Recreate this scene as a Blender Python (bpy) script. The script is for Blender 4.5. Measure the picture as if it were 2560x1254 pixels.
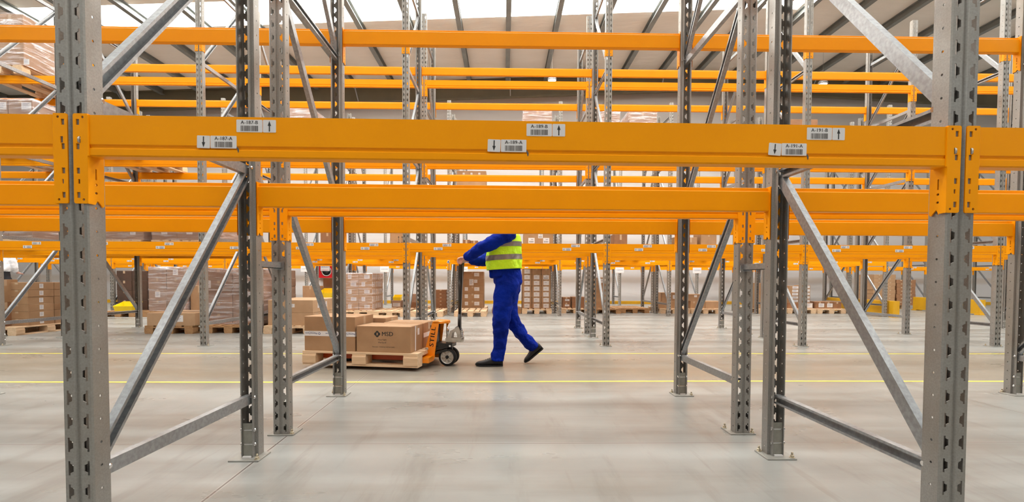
import bpy, bmesh, math, random
from mathutils import Vector, Matrix
from mathutils.geometry import tessellate_polygon
random.seed(7)
for o in list(bpy.data.objects): bpy.data.objects.remove(o)
scene = bpy.context.scene
COL = scene.collection
PI = math.pi

# ---------------------------------------------------------------- camera
F_PX, CY = 1181.16, 731.14
yaw, pitch, roll = -.0178, -.0287, .0036
right = Vector((math.cos(yaw), math.sin(yaw), 0))
fwd = Vector((-math.sin(yaw), math.cos(yaw), 0))
up = Vector((0, 0, 1))
f2 = fwd*math.cos(pitch) + up*math.sin(pitch)
u2 = -fwd*math.sin(pitch) + up*math.cos(pitch)
r3 = right*math.cos(roll) + u2*math.sin(roll)
u3 = u2*math.cos(roll) - right*math.sin(roll)
cam = bpy.data.cameras.new('camera')
cam_ob = bpy.data.objects.new('camera', cam)
COL.objects.link(cam_ob)
cam.sensor_width = 36
cam.lens = F_PX*36/2560
cam.shift_y = (CY-627)/2560
cam.clip_start, cam.clip_end = .05, 200
b_ = -f2
cam_ob.matrix_world = Matrix(((r3.x, u3.x, b_.x, -.0645), (r3.y, u3.y, b_.y, 0), (r3.z, u3.z, b_.z, .9438), (0, 0, 0, 1)))
scene.camera = cam_ob

# ---------------------------------------------------------------- world, lights, exposure
w = bpy.data.worlds.new('sky'); scene.world = w; w.use_nodes = True
w.node_tree.nodes['Background'].inputs[0].default_value = (.86, .93, 1, 1)
w.node_tree.nodes['Background'].inputs[1].default_value = 3.0
vs = scene.view_settings
vs.view_transform = 'Standard'; vs.look = 'None'; vs.gamma = 1; vs.use_curve_mapping = False
vs.exposure = -0.24

RIDGE = 8.0
def zceil(x): return 9.166 - .0455*abs(x-RIDGE)
SKY = [(-5.6, -4.2, -16, 21), (-.6, .9, -16, 21), (5.0, 6.3, -16, 21), (9.4, 10.6, -16, 21), (13.2, 14.4, -13.2, 8.8)]   # y0, y1, x0, x1 of each rooflight strip
SKYP = [34, 37, 64, 112, 160]
for (y0, y1, x0, x1), pw in zip(SKY, SKYP):
    for a, b2, sg in (((x0, RIDGE, -1), (RIDGE, x1, 1)) if x1 > 9 else ((x0, x1, -1),)):
        l = bpy.data.lights.new('daylight', 'AREA'); l.shape = 'RECTANGLE'
        l.size = b2-a; l.size_y = y1-y0; l.energy = pw*(b2-a)*.95; l.color = (1, .985, .95)
        lo = bpy.data.objects.new('daylight', l); COL.objects.link(lo)
        xm = (a+b2)/2
        lo.location = (xm, (y0+y1)/2, zceil(xm)+.22); lo.rotation_euler = (0, sg*math.atan(.0455), 0)

# ---------------------------------------------------------------- materials
def new_mat(name):
    m = bpy.data.materials.new(name); m.use_nodes = True
    nt = m.node_tree; b = nt.nodes['Principled BSDF']
    return m, nt, b
def mixcol(nt, fac, a, b):
    n = nt.nodes.new('ShaderNodeMix'); n.data_type = 'RGBA'
    nt.links.new(fac, n.inputs[0])
    for i, c in ((6, a), (7, b)):
        if isinstance(c, (tuple, list)): n.inputs[i].default_value = (*c[:3], 1)
        else: nt.links.new(c, n.inputs[i])
    return n.outputs[2]
def noise(nt, scale, detail=3, rough=.5, vec=None, stretch=None):
    n = nt.nodes.new('ShaderNodeTexNoise'); n.inputs['Scale'].default_value = scale
    n.inputs['Detail'].default_value = detail; n.inputs['Roughness'].default_value = rough
    tc = nt.nodes.new('ShaderNodeTexCoord'); v = tc.outputs['Object']
    if stretch:
        mp = nt.nodes.new('ShaderNodeMapping'); mp.inputs['Scale'].default_value = stretch
        nt.links.new(v, mp.inputs[0]); v = mp.outputs[0]
    nt.links.new(v, n.inputs['Vector'])
    return n.outputs['Fac']
def ramp(nt, fac, lo, hi, a=0., b=1.):
    n = nt.nodes.new('ShaderNodeMapRange'); nt.links.new(fac, n.inputs[0])
    n.inputs[1].default_value = lo; n.inputs[2].default_value = hi
    n.inputs[3].default_value = a; n.inputs[4].default_value = b
    return n.outputs[0]
def bump(nt, b, h, strength, dist=.01):
    n = nt.nodes.new('ShaderNodeBump'); n.inputs['Strength'].default_value = strength
    n.inputs['Distance'].default_value = dist
    nt.links.new(h, n.inputs['Height']); nt.links.new(n.outputs[0], b.inputs['Normal'])
def mat(name, c1, c2=None, rough=.5, metal=0., scale=8, detail=3, bmp=0, bscale=None, bdist=.002, stretch=None, spec=None, lo=.35, hi=.65, coat=0):
    m, nt, b = new_mat(name)
    b.inputs['Roughness'].default_value = rough; b.inputs['Metallic'].default_value = metal
    if spec is not None: b.inputs['Specular IOR Level'].default_value = spec
    if coat: b.inputs['Coat Weight'].default_value = coat; b.inputs['Coat Roughness'].default_value = .15
    c2 = c2 or c1
    f = ramp(nt, noise(nt, scale, detail, stretch=stretch), lo, hi)
    nt.links.new(mixcol(nt, f, c1, c2), b.inputs['Base Color'])
    if bmp: bump(nt, b, noise(nt, bscale or scale, detail, stretch=stretch), bmp, bdist)
    m.diffuse_color = (*c1, 1)
    return m
M = {}
# galvanised steel with spangle
m, nt, b = new_mat('galvanised_steel')
vo = nt.nodes.new('ShaderNodeTexVoronoi'); vo.inputs['Scale'].default_value = 160
tc = nt.nodes.new('ShaderNodeTexCoord'); nt.links.new(tc.outputs['Object'], vo.inputs['Vector'])
f1 = ramp(nt, vo.outputs['Distance'], 0, 1, 0, 1)
sp = mixcol(nt, f1, (.275, .262, .245), (.35, .338, .318))
brn = ramp(nt, noise(nt, 3.0, 4, stretch=(1, 1, .35)), .42, .72)
nt.links.new(mixcol(nt, brn, sp, (.285, .24, .195)), b.inputs['Base Color'])
b.inputs['Metallic'].default_value = .6; b.inputs['Roughness'].default_value = .5
rg = ramp(nt, noise(nt, 14, 3), .3, .7, .44, .60); nt.links.new(rg, b.inputs['Roughness'])
M['steel'] = m
M['steel_light'] = mat('zinc_brace', (.36, .37, .38), (.28, .285, .29), .46, .7, 60, 2)
M['plate'] = mat('painted_plate', (.33, .32, .29), (.28, .27, .245), .5, .35, 20)
M['bolt'] = mat('bolt', (.60, .55, .42), (.42, .32, .22), .35, .8, 90)
M['insert'] = mat('insert_plate', (.29, .28, .24), (.25, .24, .21), .55, .25, 40)
M['orange'] = mat('orange_powder_coat', (.93, .335, .0004), (.89, .315, .0004), .42, 0, 3, bmp=.05, bscale=700, bdist=.0003, spec=.16)
M['dark'] = mat('black_print', (.02, .018, .016), rough=.6)
M['white'] = mat('white_sticker', (.70, .67, .66), (.66, .63, .62), .5, 0, 5)
M['bar'] = mat('barcode_print', (.09, .075, .065), rough=.6)
M['blur'] = mat('small_print', (.22, .22, .30), rough=.6)
M['blue_print'] = mat('blue_print', (.03, .07, .22), rough=.5)
M['cardboard'] = mat('cardboard', (.385, .225, .118), (.335, .19, .096), .75, 0, 6, bmp=.12, bscale=90, bdist=.001)
M['cardboard_light'] = mat('cardboard_light', (.44, .275, .155), (.40, .24, .13), .75, 0, 6, bmp=.1, bscale=90, bdist=.001)
M['cardboard_dark'] = mat('cardboard_dark', (.27, .125, .055), (.22, .10, .045), .75, 0, 6)
M['shaded_carton'] = mat('carton_shade_tone', (.055, .03, .02), (.09, .045, .028), .6, 0, 4)  # shade behind the bin put into a near-black carton colour
M['cardboard_grey'] = mat('cardboard_grey', (.36, .235, .165), (.32, .20, .14), .75, 0, 6)
M['tape'] = mat('packing_tape', (.50, .36, .24), rough=.25)
M['tape_white'] = mat('white_tape', (.74, .72, .74), rough=.3)
M['wood'] = mat('pallet_wood', (.74, .53, .35), (.58, .40, .235), .7, 0, 5, 5, .2, 60, .002, (.6, 6, 6), lo=.3, hi=.7)
M['wood_dark'] = mat('old_pallet_wood', (.42, .23, .10), (.30, .16, .07), .75, 0, 5, 5, .2, 60, .002, (.6, 6, 6), lo=.3, hi=.7)
M['yellow_line'] = mat('yellow_floor_paint', (.80, .66, .06), (.62, .50, .08), .5, 0, 9)
M['guard'] = mat('yellow_guard_paint', (.64, .34, .006), (.56, .29, .005), .45, 0, 3)
M['bin'] = mat('yellow_plastic', (.90, .66, .01), (.85, .60, .01), .35, 0, 3)
M['red'] = mat('red_enamel', (.50, .005, .01), rough=.35)
M['truck'] = mat('truck_orange', (.92, .285, .004), (.88, .26, .004), .28, 0, 3, coat=.5)
M['fork'] = mat('fork_red_orange', (.60, .085, .01), (.50, .07, .01), .4, 0, 3)
M['black'] = mat('black_steel', (.013, .013, .014), (.02, .02, .021), .35, 0, 6)
M['rubber'] = mat('black_rubber', (.011, .011, .012), rough=.65, spec=.3)
M['alu'] = mat('cast_aluminium', (.56, .54, .50), (.46, .44, .40), .45, .6, 25, bmp=.1, bdist=.001)
M['chrome'] = mat('chrome', (.75, .75, .75), rough=.15, metal=1)
M['skin'] = mat('skin', (.70, .40, .32), (.62, .32, .25), .5, 0, 14)
M['hair'] = mat('hair', (.06, .035, .02), rough=.6)
M['blue'] = mat('blue_work_cloth', (.0005, .020, .31), (.0005, .012, .20), .8, 0, 4, 4, .9, 7, .06, spec=.12)
M['vest'] = mat('high_visibility_fabric', (.60, .96, .008), (.52, .86, .006), .6, 0, 4, 4, .8, 7, .05)
M['reflective'] = mat('reflective_tape', (.27, .24, .22), (.20, .175, .16), .4, .2, 12)
M['shoe'] = mat('black_leather', (.010, .010, .011), (.016, .016, .018), .42, 0, 20, bmp=.2, bscale=150, bdist=.001, spec=.3)
M['shirt'] = mat('white_shirt', (.78, .77, .80), rough=.7, bmp=.6, scale=7, bdist=.03)
M['trousers_black'] = mat('black_trousers', (.008, .008, .012), rough=.8)
M['purlin'] = mat('purlin_steel', (.27, .28, .265), (.22, .23, .22), .5, .3, 3)
M['rafter'] = mat('rafter_steel', (.17, .145, .095), (.15, .13, .085), .6, .1, 2)
M['lamp_body'] = mat('lamp_housing', (.40, .40, .41), rough=.4, metal=.4)
M['wire'] = mat('suspension_wire', (.45, .43, .40), rough=.5, metal=.5)
m, nt, b = new_mat('lamp_glow'); b.inputs['Emission Color'].default_value = (1, .95, .88, 1); b.inputs['Emission Strength'].default_value = 9
M['glow'] = m
# liner ceiling
m, nt, b = new_mat('ceiling_liner')
f1 = ramp(nt, noise(nt, .8, 4, stretch=(1, 2.5, 1)), .3, .7)
nt.links.new(mixcol(nt, f1, (.79, .735, .665), (.84, .79, .725)), b.inputs['Base Color'])
b.inputs['Roughness'].default_value = .6
bump(nt, b, noise(nt, 1.6, 2, stretch=(1, 3, 1)), .5, .05)
M['ceiling'] = m
# white sandwich panel wall with faint horizontal streaks and a painted reflection band
m, nt, b = new_mat('wall_panel')
f1 = ramp(nt, noise(nt, .55, 4, stretch=(.25, 1, 3.2)), .45, .75)
nt.links.new(mixcol(nt, f1, (.59, .565, .56), (.50, .455, .43)), b.inputs['Base Color'])
wx = nt.nodes.new('ShaderNodeSeparateXYZ'); tq = nt.nodes.new('ShaderNodeTexCoord'); nt.links.new(tq.outputs['Object'], wx.inputs[0])
wc = nt.nodes['Mix'] if 'Mix' in nt.nodes else None
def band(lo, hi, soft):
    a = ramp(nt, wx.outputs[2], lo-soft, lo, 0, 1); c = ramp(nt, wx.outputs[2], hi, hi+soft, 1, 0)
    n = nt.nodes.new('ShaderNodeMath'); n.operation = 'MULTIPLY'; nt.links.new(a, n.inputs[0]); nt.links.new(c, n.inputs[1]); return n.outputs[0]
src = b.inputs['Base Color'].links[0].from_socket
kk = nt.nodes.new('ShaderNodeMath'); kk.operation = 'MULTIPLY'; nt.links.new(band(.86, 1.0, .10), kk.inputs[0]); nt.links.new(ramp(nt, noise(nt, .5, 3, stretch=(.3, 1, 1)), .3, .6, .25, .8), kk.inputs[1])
src = mixcol(nt, kk.outputs[0], src, (.50, .41, .335))  # tan band: reflection on the wall put into its colour
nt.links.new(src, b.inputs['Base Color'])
b.inputs['Roughness'].default_value = .45
wv = nt.nodes.new('ShaderNodeTexWave'); wv.wave_type = 'BANDS'; wv.bands_direction = 'Z'; wv.inputs['Scale'].default_value = .32; wv.wave_profile = 'SIN'
tc = nt.nodes.new('ShaderNodeTexCoord'); nt.links.new(tc.outputs['Object'], wv.inputs[0])
bump(nt, b, wv.outputs['Fac'], .5, .02)
M['wall'] = m
# rooflight sheet: mostly clear polycarbonate
m, nt, b = new_mat('rooflight_sheet')
tr = nt.nodes.new('ShaderNodeBsdfTransparent'); tr.inputs[0].default_value = (.97, .98, .97, 1)
tl = nt.nodes.new('ShaderNodeBsdfTranslucent'); tl.inputs[0].default_value = (.9, .9, .88, 1)
mx = nt.nodes.new('ShaderNodeMixShader'); mx.inputs[0].default_value = .12
nt.links.new(tr.outputs[0], mx.inputs[1]); nt.links.new(tl.outputs[0], mx.inputs[2])
nt.links.new(mx.outputs[0], nt.nodes['Material Output'].inputs[0])
M['rooflight'] = m
# stretch film
m, nt, b = new_mat('stretch_film')
tr = nt.nodes.new('ShaderNodeBsdfTransparent'); tr.inputs[0].default_value = (.95, .93, .93, 1)
gl = nt.nodes.new('ShaderNodeBsdfGlossy'); gl.inputs['Roughness'].default_value = .22; gl.inputs[0].default_value = (.95, .93, .97, 1)
df = nt.nodes.new('ShaderNodeBsdfDiffuse'); df.inputs[0].default_value = (.80, .76, .80, 1)
ad = nt.nodes.new('ShaderNodeMixShader'); ad.inputs[0].default_value = .5
nt.links.new(gl.outputs[0], ad.inputs[1]); nt.links.new(df.outputs[0], ad.inputs[2])
f1 = ramp(nt, noise(nt, 5, 4, .6, stretch=(.45, .45, 4.5)), .48, .70, .07, .75)
mx = nt.nodes.new('ShaderNodeMixShader'); nt.links.new(f1, mx.inputs[0])
nt.links.new(tr.outputs[0], mx.inputs[1]); nt.links.new(ad.outputs[0], mx.inputs[2])
bp = nt.nodes.new('ShaderNodeBump'); bp.inputs['Strength'].default_value = .8; bp.inputs['Distance'].default_value = .02
nt.links.new(noise(nt, 7, 4, .6, stretch=(.6, .6, 4)), bp.inputs['Height']); nt.links.new(bp.outputs[0], gl.inputs['Normal'])
nt.links.new(mx.outputs[0], nt.nodes['Material Output'].inputs[0])
M['film'] = m
# polished concrete: cloudy tone, painted reflection streaks, wear streaks, saw-cut joints
m, nt, b = new_mat('concrete_floor')
base = mixcol(nt, ramp(nt, noise(nt, .9, 6, .55), .3, .7), (.245, .243, .228), (.315, .315, .298))
st = ramp(nt, noise(nt, 1.1, 6, .6, stretch=(.22, 2.0, 1)), .46, .74)  # streaks along x paint in reflections and beam shadows, with some smudging
base = mixcol(nt, st, base, (.185, .165, .142))
st2 = ramp(nt, noise(nt, 2.2, 5, .65, stretch=(2.2, .35, 1)), .54, .76, 0, .65)
base = mixcol(nt, st2, base, (.15, .13, .11))
pale = ramp(nt, noise(nt, 3, 3, .5), .5, .8, 0, .35)
base = mixcol(nt, pale, base, (.36, .36, .345))
scr = ramp(nt, noise(nt, 1.3, 4, .55, stretch=(7, .5, 1)), .66, .72, 0, .35)
base = mixcol(nt, scr, base, (.17, .145, .12))
tc = nt.nodes.new('ShaderNodeTexCoord'); sx = nt.nodes.new('ShaderNodeSeparateXYZ'); nt.links.new(tc.outputs['Object'], sx.inputs[0])
def mth(op, a, b_=None, c=None):
    n = nt.nodes.new('ShaderNodeMath'); n.operation = op
    for i, v in enumerate((a, b_, c)):
        if v is None: continue
        if isinstance(v, (int, float)): n.inputs[i].default_value = v
        else: nt.links.new(v, n.inputs[i])
    return n.outputs[0]
def joint(coord, off, period, width):
    t = mth('SUBTRACT', coord, off)
    t = mth('PINGPONG', t, period/2)          # distance to the nearest joint
    return mth('LESS_THAN', t, width)
xs = mth('ADD', sx.outputs[0], mth('MULTIPLY', sx.outputs[1], .03))
j1 = joint(xs, -1.275, 5.02, .0045); j2 = joint(sx.outputs[1], 2.69, 5.02, .0035)
jj = mth('MAXIMUM', j1, j2)
e1 = joint(xs, -1.275, 5.02, .011); e2 = joint(sx.outputs[1], 2.69, 5.02, .009)
aisle = mth('MULTIPLY', ramp(nt, sx.outputs[1], 3.9, 4.6), ramp(nt, sx.outputs[1], 5.8, 6.5, 1, 0))
aisle = mth('MULTIPLY', aisle, ramp(nt, noise(nt, .8, 4, stretch=(.5, 1.5, 1)), .3, .6, .45, .95))
base = mixcol(nt, aisle, base, (.225, .188, .142))
base = mixcol(nt, mth('MULTIPLY', mth('MAXIMUM', e1, e2), .5), base, (.42, .39, .36))
base = mixcol(nt, jj, base, (.12, .10, .09))
nt.links.new(base, b.inputs['Base Color'])
nt.links.new(ramp(nt, noise(nt, 1.6, 5, .6, stretch=(.5, 1.4, 1)), .3, .7, .24, .42), b.inputs['Roughness'])
b.inputs['Specular IOR Level'].default_value = .42
bump(nt, b, noise(nt, 60, 4), .04, .002)
M['floor'] = m

# ---------------------------------------------------------------- mesh helpers
class MB:
    def __init__(s): s.v = []; s.f = []; s.m = []; s.mats = []
    def mi(s, m):
        if m not in s.mats: s.mats.append(m)
        return s.mats.index(m)
    def add(s, vs_, fs, m, T=None):
        n = len(s.v); k = s.mi(m)
        for p in vs_:
            p = Vector(p)
            s.v.append(T @ p if T is not None else p)
        for f in fs: s.f.append(tuple(i+n for i in f)); s.m.append(k)
        return s
    def box(s, x0, x1, y0, y1, z0, z1, m, T=None):
        vs_ = [(x0, y0, z0), (x1, y0, z0), (x1, y1, z0), (x0, y1, z0), (x0, y0, z1), (x1, y0, z1), (x1, y1, z1), (x0, y1, z1)]
        fs = [(0, 3, 2, 1), (4, 5, 6, 7), (0, 1, 5, 4), (1, 2, 6, 5), (2, 3, 7, 6), (3, 0, 4, 7)]
        return s.add(vs_, fs, m, T)
    def bbox(s, x0, x1, y0, y1, z0, z1, m, r=.004, T=None):       # box with chamfered vertical and top edges
        pts = [(x0+r, y0), (x1-r, y0), (x1, y0+r), (x1, y1-r), (x1-r, y1), (x0+r, y1), (x0, y1-r), (x0, y0+r)]
        cx, cy = (x0+x1)/2, (y0+y1)/2
        vs_ = [(x, y, z0) for x, y in pts] + [(x, y, z1-r) for x, y in pts]
        vs_ += [(x + (r if x < cx else -r), y + (r if y < cy else -r), z1) for x, y in pts]
        fs = [tuple(reversed(range(8)))]
        for k in (0, 8):
            for i in range(8): j = (i+1) % 8; fs.append((k+i, k+j, k+8+j, k+8+i))
        fs.append(tuple(range(16, 24)))
        return s.add(vs_, fs, m, T)
    def prism(s, prof, p0, p1, m, upv=(0, 0, 1), cap=True):       # 2D profile (a along side, b along up) swept p0->p1
        p0, p1 = Vector(p0), Vector(p1); d = (p1-p0).normalized(); u = Vector(upv)
        side = d.cross(u).normalized(); u = side.cross(d).normalized(); n = len(prof)
        vs_ = [p0+side*a+u*b_ for a, b_ in prof]+[p1+side*a+u*b_ for a, b_ in prof]
        fs = [(i, (i+1) % n, n+(i+1) % n, n+i) for i in range(n)]
        if cap: fs += [tuple(reversed(range(n))), tuple(range(n, 2*n))]
        return s.add(vs_, fs, m)
    def tube(s, pts, r, m, seg=10, cap=True):
        pts = [Vector(p) for p in pts]; n = len(pts)
        rs = r if isinstance(r, (list, tuple)) else [r]*n
        vs_ = []; prev = None
        for i, p in enumerate(pts):
            d = (pts[min(i+1, n-1)]-pts[max(i-1, 0)]).normalized()
            if prev is None:
                a = Vector((0, 0, 1)) if abs(d.z) < .9 else Vector((1, 0, 0))
                e = d.cross(a).normalized()
            else: e = (prev-d*prev.dot(d)).normalized()
            prev = e; g = d.cross(e)
            for k in range(seg):
                t = 2*PI*k/seg; vs_.append(p+(e*math.cos(t)+g*math.sin(t))*rs[i])
        fs = []
        for i in range(n-1):
            for k in range(seg):
                j = (k+1) % seg; fs.append((i*seg+k, i*seg+j, (i+1)*seg+j, (i+1)*seg+k))
        if cap: fs += [tuple(reversed(range(seg))), tuple(range((n-1)*seg, n*seg))]
        return s.add(vs_, fs, m)
    def rings(s, rings_, m, seg=20, cap=True, T=None, power=1.0):   # rings_: (center, axisA, axisB) elliptical
        vs_ = []
        for c, a, b_ in rings_:
            c, a, b_ = Vector(c), Vector(a), Vector(b_)
            for k in range(seg):
                t = 2*PI*k/seg; co, si = math.cos(t), math.sin(t)
                co = math.copysign(abs(co)**power, co); si = math.copysign(abs(si)**power, si)
                vs_.append(c+a*co+b_*si)
        fs = []; n = len(rings_)
        for i in range(n-1):
            for k in range(seg):
                j = (k+1) % seg; fs.append((i*seg+k, i*seg+j, (i+1)*seg+j, (i+1)*seg+k))
        if cap: fs += [tuple(reversed(range(seg))), tuple(range((n-1)*seg, n*seg))]
        return s.add(vs_, fs, m, T)
    def lathe(s, prof, m, axis='Z', seg=28, T=None, cap=True):
        vs_ = []
        for r, h in prof:
            for k in range(seg):
                t = 2*PI*k/seg
                p = (r*math.cos(t), r*math.sin(t), h) if axis == 'Z' else (r*math.cos(t), h, r*math.sin(t))
                vs_.append(p)
        fs = []
        for i in range(len(prof)-1):
            for k in range(seg):
                j = (k+1) % seg; fs.append((i*seg+k, i*seg+j, (i+1)*seg+j, (i+1)*seg+k))
        if cap: fs += [tuple(range(seg)), tuple(range((len(prof)-1)*seg, len(prof)*seg))]
        return s.add(vs_, fs, m, T)
    def sheet(s, outer, holes, f3, t, m, reps=1, step=0):
        """flat sheet with holes, thickness t; f3(u,v,off)->point; repeated along v"""
        polys = [[Vector((u, v, 0)) for u, v in outer]]+[[Vector((u, v, 0)) for u, v in h] for h in holes]
        flat = [p for q in polys for p in q]
        tris = tessellate_polygon(polys)
        for k in range(reps):
            dv = k*step; n = len(flat)
            vs_ = [f3(p.x, p.y+dv, 0) for p in flat]+[f3(p.x, p.y+dv, t) for p in flat]
            fs = [tuple(x) for x in tris]+[tuple(i+n for i in reversed(x)) for x in tris]
            c = len(outer)
            for h in holes:
                for i in range(len(h)):
                    j = (i+1) % len(h); fs.append((c+i, c+j, c+j+n, c+i+n))
                c += len(h)
            s.add(vs_, fs, m)
        return s
    def mesh(s, name, smooth=False, fix=True):
        me = bpy.data.meshes.new(name)
        me.from_pydata([tuple(p) for p in s.v], [], s.f)
        for mt in s.mats: me.materials.append(M[mt])
        me.polygons.foreach_set('material_index', s.m)
        if fix:
            bm = bmesh.new(); bm.from_mesh(me)
            bmesh.ops.recalc_face_normals(bm, faces=bm.faces); bm.to_mesh(me); bm.free()
        if smooth: me.polygons.foreach_set('use_smooth', [True]*len(me.polygons))
        me.update(); return me
    def build(s, name, parent=None, smooth=False, loc=None, fix=True):
        return obj(name, s.mesh(name, smooth, fix), parent, loc)

def obj(name, me, parent=None, loc=None, rz=0):
    o = bpy.data.objects.new(name, me); COL.objects.link(o)
    if parent is not None: o.parent = parent
    if loc is not None: o.location = loc
    if rz: o.rotation_euler.z = rz
    return o
def tag(o, label, cat, group=None):
    o['label'] = label; o['category'] = cat
    if group: o['group'] = group
    return o
def thing(name, label, cat, loc=(0, 0, 0), rz=0, group=None):
    o = bpy.data.objects.new(name, None); COL.objects.link(o); o.empty_display_size = .1
    o.location = loc; o.rotation_euler.z = rz
    return tag(o, label, cat, group)
def structure(o): o['kind'] = 'structure'; return o
def copy_tree(src, parent=None):
    c = src.copy(); COL.objects.link(c); c.parent = parent
    for ch in KIDS.get(src.name, []): copy_tree(ch, c)
    return c
KIDS = {}
def index_kids(root):
    for ch in [o for o in bpy.data.objects if o.parent == root]:
        KIDS.setdefault(root.name, []).append(ch); index_kids(ch)
def clone(src, label, loc, rz=0, group=None):
    c = copy_tree(src); c.location = loc; c.rotation_euler.z = rz; c['label'] = label
    if group: c['group'] = group
    return c

_tc = {}
def text_geo(s_, size, bold=0.0, spacing=1.0):
    key = (s_, size, bold, spacing)
    if key in _tc: return _tc[key]
    cu = bpy.data.curves.new('t', 'FONT'); cu.body = s_; cu.size = size; cu.align_x = 'CENTER'; cu.align_y = 'CENTER'
    cu.space_character = spacing; cu.resolution_u = 3
    o = bpy.data.objects.new('t', cu); COL.objects.link(o)
    dg = bpy.context.evaluated_depsgraph_get(); me = bpy.data.meshes.new_from_object(o.evaluated_get(dg))
    r = ([tuple(v.co) for v in me.vertices], [tuple(p.vertices) for p in me.polygons])
    bpy.data.objects.remove(o); bpy.data.curves.remove(cu); bpy.data.meshes.remove(me)
    _tc[key] = r; return r
def put_text(mb, s_, size, cx, cz, y, m, bold=0, rot=0, spacing=1.0, T=None, flip=False):
    """text standing in the xz plane, facing -y"""
    vs_, fs = text_geo(s_, size, 0, spacing); c, sn = math.cos(rot), math.sin(rot)
    for i, dx in enumerate((-bold, bold, 0) if bold else (0,)):
        out = [(cx+((p[0]+dx)*c-p[1]*sn), y-.00004*i, cz+((p[0])*sn+p[1]*c)) for p in vs_]
        mb.add(out, fs, m, T)

# ---------------------------------------------------------------- the hall
mb = MB(); mb.box(-24, 26, -9, 19.6, -.12, 0, 'floor'); structure(mb.build('floor'))
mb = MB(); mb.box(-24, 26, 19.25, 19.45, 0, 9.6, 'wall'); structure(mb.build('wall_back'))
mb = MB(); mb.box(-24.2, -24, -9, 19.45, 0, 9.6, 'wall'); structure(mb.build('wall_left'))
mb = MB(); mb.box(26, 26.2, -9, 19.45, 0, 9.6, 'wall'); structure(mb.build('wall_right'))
M['wall_dark'] = mat('low_bounce_wall', (.22, .205, .19), rough=.7)  # unseen front wall, colour darkened to cut bounce light into the posts
mb = MB(); mb.box(-24.2, 26.2, -9.2, -9, 0, 9.6, 'wall_dark'); structure(mb.build('wall_front'))
mb = MB()
def slab(mb, x0, x1, y0, y1, m, lift=0, t=.12):
    xs_ = sorted({x0, x1} | ({RIDGE} if x0 < RIDGE < x1 else set()))
    for a, b2 in zip(xs_, xs_[1:]):
        za, zb = zceil(a)+lift, zceil(b2)+lift
        vs_ = [(a, y0, za), (b2, y0, zb), (b2, y1, zb), (a, y1, za)]
        vs_ += [(x, y, z+t) for x, y, z in vs_]
        mb.add(vs_, [(0, 1, 2, 3), (7, 6, 5, 4), (0, 4, 5, 1), (1, 5, 6, 2), (2, 6, 7, 3), (3, 7, 4, 0)], m)
yy = -9.2
for (y0, y1, x0, x1) in SKY:
    slab(mb, -24.2, 26.2, yy, y0, 'ceiling')
    slab(mb, -24.2, x0, y0, y1, 'ceiling'); slab(mb, x1, 26.2, y0, y1, 'ceiling'); yy = y1
slab(mb, -24.2, 26.2, yy, 19.45, 'ceiling')
structure(mb.build('ceiling'))
for i, (y0, y1, x0, x1) in enumerate(SKY):
    mb = MB(); slab(mb, x0, x1, y0, y1, 'rooflight', .05, .012); structure(mb.build('window_%d' % (i+1)))
# purlins
k0 = -13; n = 0
for k in range(k0, 13):
    x = .058+1.478*k; mb = MB(); zt_ = zceil(x)-.004; h, wd = .20, .15
    prof = [(-wd/2, 0), (wd/2, 0), (wd/2, -.018), (.008, -.018), (.008, -h+.018), (wd/2, -h+.018), (wd/2, -h), (-wd/2, -h), (-wd/2, -h+.018), (-.008, -h+.018), (-.008, -.018), (-wd/2, -.018)]
    mb.prism(prof, (x, 9, zt_), (x, 18.68, zt_), 'purlin')
    n += 1; structure(mb.build('trim_%d' % n))
# portal rafter in front of the back wall with fly braces
mb = MB()
for a, b2 in ((-24, RIDGE), (RIDGE, 26)):
    for (y0, y1, d0, d1) in ((18.70, 18.90, .0, .03), (18.79, 18.81, .03, .70), (18.70, 18.90, .70, .73)):
        za, zb = zceil(a)-.005, zceil(b2)-.005
        vs_ = [(a, y0, za-d1), (b2, y0, zb-d1), (b2, y1, zb-d1), (a, y1, za-d1), (a, y0, za-d0), (b2, y0, zb-d0), (b2, y1, zb-d0), (a, y1, za-d0)]
        mb.add(vs_, [(0, 3, 2, 1), (4, 5, 6, 7), (0, 1, 5, 4), (1, 2, 6, 5), (2, 3, 7, 6), (3, 0, 4, 7)], 'rafter')
structure(mb.build('trim_%d' % (n+1))); n += 2
mb = MB()
for k in range(-10, 12, 2):
    x = .058+1.478*k; mb.prism([(-.02, -.02), (.02, -.02), (.02, .02), (-.02, .02)], (x+.1, 18.2, zceil(x)-.2), (x+.12, 18.69, zceil(x)-.70), 'steel_light')
structure(mb.build('trim_%d' % n))
n += 1
mb = MB(); mb.bbox(-24, 26, 18.15, 18.28, 0, .115, 'guard', .01)
tag(mb.build('kerb_rail'), 'long low yellow kerb rail along the foot of the white back wall', 'kerb')
for yv, wd, lb in ((4.325, .045, 'wider nearer yellow line painted across the concrete floor'), (5.96, .04, 'thinner farther yellow line painted across the floor behind the pallet truck')):
    mb = MB(); segs = 60; vs_ = []; 
    for i in range(segs+1):
        x = -20+i*40/segs; dy = .012*math.sin(x*.9)+.004*x
        vs_ += [(x, yv+dy-wd/2, .0012), (x, yv+dy+wd/2, .0012)]
    mb.add(vs_, [(2*i, 2*i+2, 2*i+3, 2*i+1) for i in range(segs)], 'yellow_line')
    tag(mb.build('floor_line'), lb, 'floor marking', 'yellow floor lines')
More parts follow.
